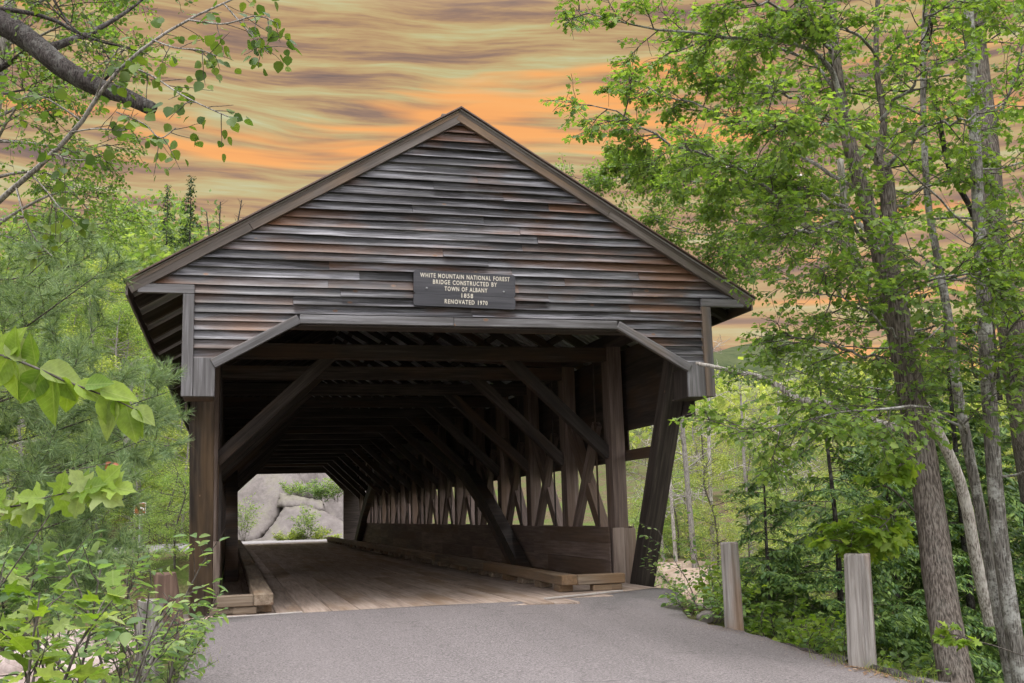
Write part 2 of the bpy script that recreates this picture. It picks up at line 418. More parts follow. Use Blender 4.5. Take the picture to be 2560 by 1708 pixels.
def veined_leaf(name, c1, c2, c3):
    m = leaf_mat(name, c1, c2, c3, 0.45, 0.5, 0.3)
    t = NT.__new__(NT); t.t = m.node_tree
    sp = t.n('ShaderNodeSeparateXYZ', {0: t.n('ShaderNodeTexCoord').outputs['Object']})
    ay = t.math('ABSOLUTE', sp.outputs[1])
    mid = t.ramp(ay, [(0.008, 1.0), (0.022, 0.0)])
    lat = t.math('FRACT', t.math('MULTIPLY', t.math('SUBTRACT', sp.outputs[0], t.math('MULTIPLY', ay, 0.8)), 9.0))
    latm = t.ramp(t.math('ABSOLUTE', t.math('SUBTRACT', lat, 0.5)), [(0.03, 0.55), (0.10, 0.0)])
    blot = t.noise(t.n('ShaderNodeTexCoord').outputs['Object'], 4.0, 4, 0.6)
    vein = t.math('MAXIMUM', mid, latm)
    for nd in list(m.node_tree.nodes):
        if nd.bl_idname == 'ShaderNodeBsdfPrincipled': pr = nd
        if nd.bl_idname == 'ShaderNodeBsdfTranslucent': tr = nd
    base = pr.inputs['Base Color'].links[0].from_socket
    c = t.mix(1.0, base, t.ramp(blot, [(0.3, 0.72), (0.7, 1.18)]), 'MULTIPLY')
    c = t.mix(t.math('MULTIPLY', vein, 0.35), c, (0.30, 0.36, 0.13))
    m.node_tree.links.new(c, pr.inputs['Base Color'])
    m.node_tree.links.new(t.mix(1.0, c, (1.45, 1.55, 0.6), 'MULTIPLY'), tr.inputs['Color'])
    bn = t.n('ShaderNodeBump', {'Height': vein, 'Strength': 0.35, 'Distance': 0.004})
    m.node_tree.links.new(bn.outputs[0], pr.inputs['Normal'])
    return m
L_FORE = veined_leaf('foreground_leaf', (0.11, 0.19, 0.022), (0.19, 0.27, 0.035), (0.27, 0.33, 0.13))
L_HEM = leaf_mat('hemlock_needle', (0.043, 0.094, 0.031), (0.082, 0.154, 0.039), (0.176, 0.263, 0.058), 0.2)
L_PINE = leaf_mat('pine_needle', (0.107, 0.170, 0.086), (0.160, 0.237, 0.108), (0.258, 0.333, 0.148), 0.25)
L_BGY = leaf_mat('yellow_green_foliage', (0.155, 0.203, 0.057), (0.243, 0.290, 0.085), (0.378, 0.405, 0.141))
L_BGG = leaf_mat('fresh_green_foliage', (0.098, 0.165, 0.050), (0.166, 0.240, 0.078), (0.272, 0.343, 0.123))
L_BGT = leaf_mat('olive_tan_foliage', (0.180, 0.174, 0.066), (0.252, 0.240, 0.084), (0.336, 0.312, 0.108))
L_BGD = leaf_mat('dark_conifer_foliage', (0.024, 0.05, 0.022), (0.045, 0.08, 0.03), (0.075, 0.115, 0.045), 0.15)
L_GRASS = leaf_mat('grass_blade', (0.10, 0.16, 0.03), (0.16, 0.22, 0.045), (0.26, 0.28, 0.08))
L_LITTER = leaf_mat('dead_needle_litter', (0.16, 0.085, 0.045), (0.26, 0.15, 0.08), (0.36, 0.24, 0.14), 0.1)
L_RED = leaf_mat('red_leaf', (0.22, 0.075, 0.035), (0.27, 0.10, 0.05), (0.30, 0.12, 0.06), 0.2)

# ------------------------------------------------------------------ terrain
def road_z(x, y):
    x = np.asarray(x, float); y = np.asarray(y, float)
    return -0.03 * np.maximum(0, -y) - 0.055 * np.maximum(0, x - 0.2) * np.clip((0.9 - y) / 2.2, 0, 1)

def terr(x, y):
    x = np.asarray(x, float); y = np.asarray(y, float)
    n = 0.35 * np.sin(x * 0.9 + 1.3 * np.sin(y * 0.7)) * np.sin(y * 0.8 + x * 0.3) + 0.16 * np.sin(2.1 * x + y) * np.sin(1.7 * y - x)
    xl = -3.75 + 0 * y
    xr = np.interp(y, [-40, -9, -6, -4.5, -2.6, -1, 1], [3.4, 3.2, 2.75, 2.6, 2.75, 3.1, 3.5])
    d = np.maximum(np.maximum(xl - x, x - xr), 0)
    near = road_z(np.clip(x, -3.7, 3.2), np.minimum(y, 1)) - 0.06 - np.where(x > 0, 0.62, 0.75) * d + n * np.clip(d / 3, 0, 0.7)
    near = np.maximum(near, -3.9 + 0.5 * n)
    ye = 36 - 17 * sstep(5, 16, x)
    rv = sstep(0.9, 5.5, y) * (1 - sstep(ye - 5, ye + 1.5, y))
    # level ground beyond the far end of the bridge, road running left and right
    far = -0.35 + 0 * x
    far = far - 1.0 * sstep(4.5, 9, x) * (1 - sstep(36, 48, y))
    hill = 0.45 * np.maximum(0, y - 60 + 0.4 * np.minimum(0, x + 6)) * sstep(8, -12, x) + 0.10 * np.maximum(0, y - 45) * sstep(-5, 15, x)
    hill = np.minimum(hill, 46 + 6 * np.sin(x * 0.05))
    far = far + hill + n * 0.5 * sstep(50, 70, y) + n * 0.4 * sstep(8, 14, x)
    land = np.where(y < 3, near, far)
    land = near * (1 - sstep(2, 8, y)) + far * sstep(2, 8, y)
    bed = -4.3 + 0.5 * n
    z = land * (1 - rv) + np.minimum(land, bed) * rv
    # under the deck the abutments hold the ground up
    return z

def nonuni(a, b, step, far, n_far):
    core = np.arange(a, b + step / 2, step)
    out = np.geomspace(step, far, n_far).cumsum()
    return np.concatenate([a - out[::-1], core, b + out])
gx = nonuni(-24, 44, 0.8, 900, 16); gy = nonuni(-16, 76, 0.8, 900, 16)
GX, GY = np.meshgrid(gx, gy)
GZ = terr(np.clip(GX, -300, 300), np.clip(GY, -60, 300))
V = np.stack([GX, GY, GZ], -1).reshape(-1, 3)
ny, nx = GX.shape
ii, jj = np.meshgrid(np.arange(ny - 1), np.arange(nx - 1), indexing='ij')
base = (ii * nx + jj).ravel()
F = np.stack([base, base + 1, base + nx + 1, base + nx], -1)
tag(link('terrain', mesh_np('terrain', V, F, M_GROUND, True)), kind='structure')

def water_mat():
    m, t = newmat('river_water')
    v = t.n('ShaderNodeTexCoord').outputs['Object']
    n = t.noise(t.mapping(v, (0.8, 2.0, 1)), 2.2, 6, 0.65, 0.4)
    f = t.noise(t.mapping(v, (0.35, 0.8, 1)), 1.2, 6, 0.7)
    c = t.mix(t.ramp(f, [(0.50, 0.0), (0.64, 0.75)]), (0.045, 0.04, 0.028), (0.55, 0.55, 0.55))
    finish(t, c, 0.12, n, 0.5, 0.08, 0.5)
    return m
V = [(-300, 2, -3.55), (300, 2, -3.55), (300, 40, -3.55), (-300, 40, -3.55)]
tag(link('river', mesh_np('river', V, [(0, 1, 2, 3)], water_mat())), kind='structure')

# asphalt approach: outline on the near side, laid over the end of the deck
def poly_sheet(name, outline, zf, mat, step=0.25, thick=0.0):
    """grid-filled polygon following a height function; edges sag down to the ground"""
    from mathutils.geometry import delaunay_2d_cdt
    P = [Vector((x, y)) for x, y in outline]
    n = len(P)
    pts = list(P); xs = [p.x for p in P]; ys = [p.y for p in P]
    rr = random.Random(4)
    for a in np.arange(min(xs), max(xs), step):
        for b in np.arange(max(min(ys), -22), max(ys), step):
            pts.append(Vector((a + rr.uniform(-.3, .3) * step, b + rr.uniform(-.3, .3) * step)))
    ed = [(i, (i + 1) % n) for i in range(n)]
    vv, _, ff, *_r = delaunay_2d_cdt(pts, ed, [list(range(n))], 1, 1e-5)
    XY = np.array([[v.x, v.y] for v in vv])
    Z = zf(XY[:, 0], XY[:, 1])
    me = mesh_np(name, np.column_stack([XY, Z]), [tuple(f) for f in ff], mat, True)
    if thick:
        bm = bmesh.new(); bm.from_mesh(me)
        be = [e for e in bm.edges if len(e.link_faces) == 1]
        r = bmesh.ops.extrude_edge_only(bm, edges=be)
        for v in r['geom']:
            if isinstance(v, bmesh.types.BMVert): v.co.z -= thick
        bm.to_mesh(me); bm.free()
    return me
rr = random.Random(11)
def rag(pts, amp, n):
    """densify an open line and roughen it"""
    L = smooth_line([(a, b, 0) for a, b in pts], n)
    return [(p[0] + rr.uniform(-amp, amp), p[1] + rr.uniform(-amp, amp)) for p in L]
right_edge = rag([(3.08, 1.12), (3.25, 0.75), (2.95, -0.2), (2.5, -1.3), (2.42, -2.2), (2.5, -2.9), (2.5, -3.8), (2.45, -4.6), (2.52, -5.4), (2.75, -6.3), (3.1, -8.0), (3.4, -11)], 0.035, 70)
left_edge = rag([(-3.55, -14), (-3.62, -9), (-3.55, -5), (-3.5, -3.2), (-3.56, -1.6), (-3.72, -0.7), (-3.62, -0.35)], 0.03, 40)
joint = [(-3.3, -0.12), (-2.9, -0.02), (-2.46, 0.0), (-0.4, 0.10), (1.0, 0.14), (2.0, 0.52), (2.5, 0.82)]
outline = [(-3.6, -40), ] + left_edge + joint + right_edge + [(3.6, -40)]
asp_z = lambda x, y: road_z(x, y) + 0.008 + 0.012 * np.sin(1.1 * x + 0.7 * y) * np.sin(0.9 * y - 0.4 * x) * np.clip((-0.3 - y), 0, 1)
tag(link('asphalt_road', poly_sheet('asphalt_road', outline, asp_z, M_ASPH, 0.3, 0.16)), kind='structure')
# the road beyond the far portal, bending left along the other bank
fo = [(-3.6, 41.6), (3.6, 41.6), (4.5, 46), (6, 51), (-20, 52), (-60, 49), (-60, 44.5), (-20, 46.2), (-8, 46.2), (-4.2, 44.8)]
tag(link('far_road', poly_sheet('far_road', fo, lambda x, y: 0.0 * x - 0.02 - 0.012 * np.abs(np.minimum(0, x + 4)), simple('pale_far_asphalt', (0.22, 0.205, 0.205), (0.28, 0.265, 0.265), 2, 0.9), 2.0, 0.5)), kind='structure')
# sandy river path on the right bank
fo = rag([(10.0, 19.5), (12.4, 20.2), (15.0, 23.2), (16.6, 27), (17.0, 31)], 0.2, 20) + rag([(15.2, 31), (14.0, 27.5), (12.4, 25.0), (10.2, 23), (8.5, 21)], 0.2, 20)
tag(link('sandy_path', poly_sheet('sandy_path', fo, lambda x, y: terr(x, y) + 0.12, M_SAND, 0.8, 0.3)), kind='structure')

# far mountain, forested, low behind the right-hand trees
rng = np.random.default_rng(3)
mx = np.linspace(-2500, 3200, 90); md = np.linspace(0, 1, 12)
ridge = 330 + 110 * np.sin(mx * 0.0016 + 1.1) + 45 * np.sin(mx * 0.006) + 18 * np.sin(mx * 0.021 + 1)
V = []
for t in md:
    for i, x in enumerate(mx):
        V.append((x, 1500 + 800 * t, -5 + ridge[i] * math.sin(t * math.pi * 0.55) + 8 * math.sin(x * 0.05 + t * 20)))
F = np.array([[j * 90 + i, j * 90 + i + 1, (j + 1) * 90 + i + 1, (j + 1) * 90 + i] for j in range(11) for i in range(89)])
M_MOUNT = simple('forested_mountain', (0.035, 0.05, 0.022), (0.075, 0.085, 0.04), 0.03, 0.95, 1.0, 8.0, 0.05)
tag(link('mountain', mesh_np('mountain', V, F, M_MOUNT, True)), kind='structure')

# ------------------------------------------------------------------ the covered bridge
B = empty('covered_bridge', (0, 0, 0), 'old wooden covered bridge with weathered clapboard gable and dark timber truss inside', 'bridge')
rnd = random.Random(7)
RZ, RS = 6.955, 0.599          # ridge height, roof slope
LEN = 42.0

# gable wall: backing boards with the clapboards lapped over it
def prism_xz(poly, y0, y1, mat, name):
    n = len(poly)
    V = [(x, y0, z) for x, z in poly] + [(x, y1, z) for x, z in poly]
    F = [tuple(range(n)), tuple(range(2 * n - 1, n - 1, -1))] + [(i, i + n, (i + 1) % n + n, (i + 1) % n) for i in range(n)]
    return mesh_np(name, V, F, mat)
gpoly = [(-4.2, 4.2), (0, 6.72), (4.2, 4.2), (3.61, 4.16), (3.61, 2.84), (3.36, 2.84), (3.36, 3.22), (2.27, 3.82), (-2.27, 3.82), (-3.36, 3.22), (-3.36, 2.84), (-3.61, 2.84), (-3.61, 4.16)][::-1]
gable = link('gable_wall', prism_xz(gpoly, 0.05, 0.09, M_DARK, 'gable_wall'), B)

EXP = 0.1215
def clapboard(xl0, xr0, xl1, xr1, zb, zt):
    """one board: bottom edge xl0..xr0 at zb, top edge xl1..xr1 at zt; cupped, its lower edge proud"""
    n = max(2, int((xr0 - xl0) / 0.35))
    ts = [0.0, 0.3, 0.55, 0.75, 0.9, 1.0]            # 0 top, 1 bottom
    cup = rnd.uniform(0.6, 1.5); dy = rnd.uniform(-0.003, 0.003); dz = rnd.uniform(-0.004, 0.004)
    ph = rnd.uniform(0, 6); a1 = rnd.uniform(0.001, 0.005)
    ys = [0.040 - 0.014 * t - 0.046 * cup * t ** 2.8 + dy for t in ts]
    V = []
    for i in range(n + 1):
        u = i / n
        wv = a1 * math.sin(ph + u * (xr0 - xl0) * 2.3)
        for t, y in zip(ts, ys):
            x = (xl1 + (xr1 - xl1) * u) * (1 - t) + (xl0 + (xr0 - xl0) * u) * t
            z = zt + (zb - zt) * t + dz + wv * 0.6
            V.append((x, y - wv * t, z))
        x = xl0 + (xr0 - xl0) * u
        V.append((x, ys[-1] + 0.018, zb + dz + wv * 0.6 + 0.002))
        V.append((x * 0.5 + (xl1 + (xr1 - xl1) * u) * 0.5, 0.046, (zb + zt) / 2))
    k = 8
    F = []
    for i in range(n):
        for j in range(k - 1):
            F.append((i * k + j, i * k + j + 1, (i + 1) * k + j + 1, (i + 1) * k + j))
    F.append(tuple(range(k - 1, -1, -1))); F.append(tuple(n * k + j for j in range(k)))
    o = link('clapboard', mesh_np('clapboard', V, F, M_CLAP), gable)
    me = o.data
    return o
zb = 3.295
while zb < 6.74:
    zt = zb + EXP + 0.02
    def ext(z):
        if z >= 4.22: return max(0.0, (6.80 - z) / RS + 0.02)
        return 3.605
    if zb >= 4.15:
        b, tp = ext(max(zb, 4.23)), ext(max(zt, 4.23))
    else:
        b = tp = 3.605
    spans = []
    if zb < 3.78:
        kx = lambda z: max(2.2, 3.36 - (z - 3.23) * 1.783)
        spans = [(-b, -kx(zb), -tp, -kx(zt)), (kx(zb), b, kx(zt), tp)]
    else:
        spans = [(-b, b, -tp, tp)]
    for (a0, a1, c0, c1) in spans:
        cuts = []
        x = a0 + rnd.uniform(1.2, 4.2)
        while x < a1 - 0.9:
            if c0 + 0.3 < x < c1 - 0.3: cuts.append(x)
            x += rnd.uniform(1.4, 4.6)
        e0 = [a0] + cuts + [a1]; e1 = [c0] + cuts + [c1]
        for i in range(len(e0) - 1):
            g = 0.0015
            clapboard(e0[i] + (g if i else 0), e0[i + 1] - (g if i < len(e0) - 2 else 0), e1[i] + (g if i else 0), e1[i + 1] - (g if i < len(e0) - 2 else 0), zb, min(zt, 6.80))
    zb += EXP

# rake boards: metal drip edge, upper fascia, wider trim below it
nrm = math.sqrt(1 + RS * RS)
for s in (-1, 1):
    def rp(x, off, y):       # a point on the rake line, off metres below the roof surface
        return (s * x, y, RZ - RS * x - off)
    up = (s * RS / nrm, 0, 1 / nrm)
    beam('drip_edge', rp(4.475, 0.014, -0.045 - 0.001 * s), rp(-0.006, 0.014, -0.045 - 0.001 * s), 0.15, 0.022, M_ROOFTOP, B, up, 0.002)
    beam('rake_fascia', rp(4.44, 0.062, -0.025 - 0.0015 * s), rp(-0.016, 0.062, -0.025 - 0.0015 * s), 0.06, 0.066, M_RAKE, B, up, 0.003)
    m = 2.9 if s < 0 else 2.2
    for (xa, xb_) in ((4.40, m + 0.002), (m - 0.002, -0.03)):
        beam('rake_trim', rp(xa, 0.150, -0.012 - 0.002 * s), rp(xb_, 0.150, -0.012 - 0.002 * s), 0.075, 0.118, M_RAKE, B, up, 0.004)
    beam('eave_return', (s * 4.30, -0.012, 4.19), (s * 3.60, -0.012, 4.19), 0.07, 0.115, M_TRIM, B)
    beam('corner_board', (s * 3.672, -0.008, 2.785), (s * 3.672, -0.008, 4.131), 0.142, 0.07, M_TRIM, B, (0, -1, 0))
    beam('box_board', (s * 3.463, -0.002, 2.785), (s * 3.463, -0.002, 3.292), 0.272, 0.05, M_TRIM, B, (0, -1, 0))
    beam('box_side_board', (s * 3.338, 0.28, 2.785), (s * 3.338, 0.28, 3.22), 0.50, 0.02, M_POST, B, (s, 0, 0))
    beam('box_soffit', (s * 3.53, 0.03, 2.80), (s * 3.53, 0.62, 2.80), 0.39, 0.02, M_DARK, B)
    beam('knee_trim', (s * 3.36, -0.016, 3.208), (s * 2.262, -0.016, 3.824), 0.075, 0.125, M_TRIM, B, (0, 0, 1))
for (xa, xb_) in ((-2.25, -0.16), (-0.156, 2.25)):
    beam('lintel_board', (xa, -0.015, 3.823), (xb_, -0.015, 3.823), 0.072, 0.118, M_TRIM, B)
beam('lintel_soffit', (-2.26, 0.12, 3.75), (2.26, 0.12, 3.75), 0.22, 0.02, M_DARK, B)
beam('ridge_block', (-0.2, 0.35, 6.93), (-0.06, 0.35, 6.93), 0.1, 0.12, M_RAKE, B)

# roof: brown ribbed metal above, grey underside; purlins and rafters beneath
def roof_sheet(s, off, mat, name):
    ys = []; dz = []
    y = -0.10
    while y < LEN + 0.1:
        for d, h in ((0, 0), (0.16, 0), (0.18, 0.018), (0.21, 0.018), (0.23, 0.0)):
            ys.append(y + d); dz.append(h)
        y += 0.23
    V = []; xs = [0.0, 2.2, 4.455]
    for x in xs:
        for yy, h in zip(ys, dz):
            V.append((s * x, yy, RZ - RS * x - off + h))
    n = len(ys)
    F = np.array([[j * n + i, j * n + i + 1, (j + 1) * n + i + 1, (j + 1) * n + i] for j in range(len(xs) - 1) for i in range(n - 1)])
    return mesh_np(name, V, F, mat)
for s in (-1, 1):
    rf = link('roof_slope', roof_sheet(s, 0.02, M_ROOFTOP, 'roof_slope'), B)
    link('metal_underside', roof_sheet(s, 0.045, M_ROOFUND, 'metal_underside'), rf)
    up = (s * RS / nrm, 0, 1 / nrm)
    for x in (0.35, 1.15, 1.95, 2.75, 3.5):
        beam('purlin', (s * x, 0.1, RZ - RS * x - 0.085), (s * x, LEN - 0.1, RZ - RS * x - 0.085), 0.14, 0.05, M_DARK, B, up, 0.0)
    beam('eave_fascia', (s * 4.435, -0.02, 4.18), (s * 4.435, LEN, 4.18), 0.03, 0.17, M_RAKE, B, (0, 0, 1), 0.002)
    k = 0
    y = 0.75
    while y < LEN:
        beam('rafter', (s * 4.38, y, RZ - RS * 4.38 - 0.19), (s * 0.03, y, RZ - RS * 0.03 - 0.19), 0.11, 0.15, M_DARK, B, up)
        y += 1.3

# truss, both sides
POSTS = [3.4 + 2.6 * k for k in range(15)]
for s in (-1, 1):
    for k, y in enumerate(POSTS):
        beam('truss_post', (s * 3.43, y, -0.3), (s * 3.43, y, 4.05), 0.35, 0.25, M_INNER, B, (s, 0, 0), 0.008)
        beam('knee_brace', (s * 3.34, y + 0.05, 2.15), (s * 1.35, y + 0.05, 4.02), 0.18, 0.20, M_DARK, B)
        if k < 14:
            y2 = POSTS[k + 1]
            fw = k < 7
            a, b = (y + 0.15, y2 - 0.1) if fw else (y2 - 0.15, y + 0.1)
            beam('truss_brace', (s * 3.45, a, 0.05), (s * 3.45, b, 2.95), 0.24, 0.18, M_INNER, B, (s, 0, 0), 0.006)
            beam('counter_brace', (s * 3.36, b, 0.25), (s * 3.36, (a + b) / 2 + (a - b) * 0.28, 2.75), 0.16, 0.14, M_INNER, B, (s, 0, 0), 0.006)
            beam('tie_rod', (s * 3.28, y + 0.55, 0.2), (s * 3.28, y + 0.55, 4.0), 0.028, 0.028, M_DARK, B, (s, 0, 0), 0.0)
            # outer boarding above and below the open strip
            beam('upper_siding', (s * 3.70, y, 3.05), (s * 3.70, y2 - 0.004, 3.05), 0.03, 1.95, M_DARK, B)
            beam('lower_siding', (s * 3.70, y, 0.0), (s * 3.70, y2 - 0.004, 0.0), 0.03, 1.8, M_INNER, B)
    beam('upper_siding', (s * 3.70, 0.62, 3.30), (s * 3.70, 3.396, 3.30), 0.03, 1.46, M_DARK, B)
    beam('upper_siding', (s * 3.70, 39.804, 3.30), (s * 3.70, 41.9, 3.30), 0.03, 1.46, M_DARK, B)
    beam('top_plate', (s * 3.43, 0.1, 4.15), (s * 3.43, LEN - 0.1, 4.15), 0.3, 0.2, M_DARK, B)
    beam('strip_rail', (s * 3.60, 1.8, 2.12), (s * 3.60, 40.2, 2.12), 0.06, 0.18, M_DARK, B)
    # raking end posts, their heads leaning out under the gable
    for (ya, yb) in ((2.72, 0.42), (LEN - 2.72, LEN - 0.42)):
        beam('end_post', (s * 3.505, ya, -0.25), (s * 3.505, yb, 4.05), 0.33, 0.26, M_POST, B, (0, -1, 0), 0.012)
    beam('end_boarding', (s * 3.60, 3.02, -0.1), (s * 3.60, 1.02, 3.6), 0.08, 0.34, M_DARK, B, (0, -1, 0), 0.006)
    # parapet boarding on the road side of the truss
    zz = [0.02, 0.33, 0.62, 0.90]
    for r_ in range(3):
        y = 3.40
        while y < 39.5:
            y2 = min(39.8, y + rnd.uniform(3.2, 5.2))
            if 39.8 - y2 < 1.0: y2 = 39.8
            beam('parapet_board', (s * (3.262 + 0.002 * rnd.random()), y, (zz[r_] + zz[r_ + 1]) / 2), (s * 3.262, y2 - 0.004, (zz[r_] + zz[r_ + 1]) / 2), 0.028, zz[r_ + 1] - zz[r_] - 0.004, M_INNER, B, (0, 0, 1), 0.002)
            y = y2
    for j in range(2):
        xx = 3.25 + 0.21 * j
        beam('parapet_end_board', (s * (xx + 0.105), 3.21, -0.30), (s * (xx + 0.105), 3.21, 0.885 - 0.012 * j), 0.206, 0.03, M_DECK, B, (0, -1, 0), 0.003)
    # laminated arch
    ay = [8.2, 10.0, 12.0, 15.3, 20.0, 23.7, 27.4, 32.1, 35.4, 37.4, 39.2]
    azz = [-0.2, 0.72, 1.62, 2.72, 3.38, 3.50, 3.38, 2.72, 1.62, 0.72, -0.2]
    C = smooth_line([(0, a, b) for a, b in zip(ay, azz)], 40)
    D = np.gradient(C, axis=0); D /= np.linalg.norm(D, axis=1)[:, None]
    Nn = np.column_stack([0 * D[:, 0], -D[:, 2], D[:, 1]])
    for q in range(3):
        V = []; 
        for c, n_ in zip(C, Nn):
            for xx, hh in ((2.93, 0), (3.19, 0), (3.19, 0.148), (2.93, 0.148)):
                p = c + n_ * (hh - 0.225 + 0.15 * q)
                V.append((s * (xx + 0.006 * (q % 2)), p[1], p[2]))
        m = len(C)
        F = [(i * 4 + a, i * 4 + (a + 1) % 4, (i + 1) * 4 + (a + 1) % 4, (i + 1) * 4 + a) for i in range(m - 1) for a in range(4)] + [(3, 2, 1, 0), tuple(4 * (m - 1) + a for a in range(4))]
        link('arch_lamination', mesh_np('arch_lamination', V, F, M_DARK), B)
for k, y in enumerate(POSTS):
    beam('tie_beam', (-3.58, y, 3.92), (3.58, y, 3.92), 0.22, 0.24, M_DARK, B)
    if k < 14:
        a, b = (3.3, -3.3) if k % 2 else (-3.3, 3.3)
        beam('lateral_brace', (a, y + 0.1, 4.10), (b, POSTS[k + 1] - 0.1, 4.10), 0.14, 0.12, M_DARK, B)
beam('tie_beam', (-3.58, 0.75, 3.95), (3.58, 0.75, 3.95), 0.22, 0.24, M_DARK, B)
# far gable, closed in above its own knee-braced opening
fpoly = [(-4.2, 4.2), (0, 6.72), (4.2, 4.2), (3.61, 4.16), (3.61, -0.3), (2.68, -0.3), (2.68, 2.58), (1.74, 3.53), (-1.74, 3.53), (-2.72, 2.66), (-2.72, -0.3), (-3.61, -0.3), (-3.61, 4.16)][::-1]
link('far_gable_wall', prism_xz(fpoly, LEN - 0.08, LEN - 0.03, M_DARK, 'far_gable_wall'), B)

# deck of long planks
pw = 0.36
x = -3.24
while x < 3.2:
    y = -0.3 if x < 1.2 else (0.35 if x < 1.9 else 0.95)
    while y < LEN:
        y2 = min(LEN + 0.1, y + rnd.uniform(7, 12))
        if LEN - y2 < 3: y2 = LEN + 0.1
        z = -0.04 + rnd.uniform(-0.004, 0.004)
        beam('deck_plank', (x + pw / 2, y, z), (x + pw / 2, y2 - 0.006, z), pw - 0.008, 0.07, M_DECK, B, (0, 0, 1), 0.004)
        y = y2
    x += pw

# timber wheel guards on blocks
def curb(xi, wd, y0, side, ret_to):
    c0 = None
    y = y0
    while y < 40:
        y2 = min(40.4, y + rnd.uniform(4.5, 6.5))
        cb = beam('wheel_guard', (xi + side * wd / 2, y, 0.175), (xi + side * wd / 2, y2 - 0.006, 0.175), wd, 0.15, M_CURB, B, (0, 0, 1), 0.012)
        b = y + 0.2
        while b < y2 - 0.1:
            beam('guard_block', (xi + side * wd / 2, b, 0.047), (xi + side * wd / 2, b + 0.28, 0.047), wd - 0.03, 0.10, M_CURB, cb, (0, 0, 1), 0.008)
            b += 1.05
        y = y2
    rt = beam('guard_return', (xi + side * (wd + 0.003), y0 + 0.11, 0.17), (ret_to, y0 + 0.11, 0.17), 0.2, 0.145, M_CURB, B, (0, 0, 1), 0.012)
    beam('guard_block', (xi + side * (wd + 0.25), y0 + 0.11, 0.045), (xi + side * (wd + 0.55), y0 + 0.11, 0.045), 0.17, 0.09, M_CURB, rt, (0, 0, 1), 0.008)
    beam('guard_block', (ret_to - side * 0.5, y0 + 0.11, 0.045), (ret_to - side * 0.05, y0 + 0.11, 0.045), 0.17, 0.09, M_CURB, rt, (0, 0, 1), 0.008)
curb(1.67, 0.25, 1.2, 1, 2.68)
curb(-2.55, 0.25, 0.3, -1, -3.26)
# joint strips where the tar meets the deck, sill and abutments
beam('joint_strip', (-3.3, -0.06, 0.004), (-2.2, 0.04, 0.012), 0.05, 0.02, M_CONC, B, (0, 0, 1), 0.002)
beam('joint_strip', (1.1, 0.20, 0.012), (2.48, 0.86, 0.012), 0.06, 0.02, M_CONC, B, (0, 0, 1), 0.002)
beam('sill_timber', (-3.80, 0.02, -0.10), (-3.30, 0.02, -0.06), 0.3, 0.16, M_DECK, B)
def block_mesh(x0, x1, y0, y1, z0, z1, mat):
    V = [(x, y, z) for x in (x0, x1) for y in (y0, y1) for z in (z0, z1)]
    return mesh_np('abutment', V, [(0, 1, 3, 2), (4, 6, 7, 5), (0, 4, 5, 1), (2, 3, 7, 6), (0, 2, 6, 4), (1, 5, 7, 3)], mat)
link('abutment', block_mesh(-3.95, 3.85, 0.3, 4.0, -4.6, -0.26, M_WALL), B)
link('abutment', block_mesh(-3.95, 3.85, 38.0, 41.9, -4.6, -0.26, M_WALL), B)

# ------------------------------------------------------------------ name board on the gable
SG = empty('name_sign', (0.008, -0.03, 4.275), 'dark wooden name board with routed cream lettering on the gable clapboards', 'sign')
SG.rotation_euler = (0, math.radians(1.2), 0)
SG_M = Matrix.Translation((0.008, -0.03, 4.275)) @ Matrix.Rotation(math.radians(1.2), 4, 'Y')
SG.matrix_basis = SG_M; WM[SG.name] = SG_M
def rounded(w_, h, r, d):
    pts = []
    for cx, cz, a0 in ((w_ / 2 - r, h / 2 - r, 0), (-w_ / 2 + r, h / 2 - r, 90), (-w_ / 2 + r, -h / 2 + r, 180), (w_ / 2 - r, -h / 2 + r, 270)):
        for k in range(5):
            a = math.radians(a0 + 22.5 * k)
            pts.append((cx + r * math.cos(a), cz + r * math.sin(a)))
    n = len(pts)
    V = [(x, -d, z) for x, z in pts] + [(x, 0, z) for x, z in pts]
    F = [tuple(range(n)), tuple(range(2 * n - 1, n - 1, -1))] + [(i + n, (i + 1) % n + n, (i + 1) % n, i) for i in range(n)]
    return V, F
for (zc, hh) in ((0.085, 0.327), (-0.165, 0.168)):
    V, F = rounded(1.448, hh, 0.035, 0.035)
    link('sign_plank', mesh_np('sign_plank', V, F, M_SIGN), SG, SG_M @ Matrix.Translation((0, 0, zc)))
def letters(txt, x0, x1, zc, h):
    cu = bpy.data.curves.new('lettering', 'FONT')
    cu.body = txt; cu.align_x = 'CENTER'; cu.align_y = 'CENTER'; cu.extrude = 0.03; cu.space_character = 1.22; cu.space_word = 1.15; cu.offset = 0.012; cu.resolution_u = 3
    tmp = bpy.data.objects.new('tmp', cu); COL.objects.link(tmp)
    dg = bpy.context.evaluated_depsgraph_get()
    me = bpy.data.meshes.new_from_object(tmp.evaluated_get(dg))
    bpy.data.objects.remove(tmp)
    co = np.empty(len(me.vertices) * 3, np.float32); me.vertices.foreach_get('co', co); co = co.reshape(-1, 3)
    mn, mxx = co.min(0), co.max(0)
    sxx = (x1 - x0) / (mxx[0] - mn[0]); szz = h / (mxx[1] - mn[1])
    out = np.empty_like(co)
    out[:, 0] = (co[:, 0] - mn[0]) * sxx + x0
    out[:, 2] = (co[:, 1] - mn[1]) * szz - h / 2 + zc
    out[:, 1] = -0.0355 - (co[:, 2] - mn[2]) * 0.03
    me.vertices.foreach_set('co', out.ravel()); me.update()
    me.materials.clear(); me.materials.append(M_LETTER)
    link('lettering', me, SG, SG_M)
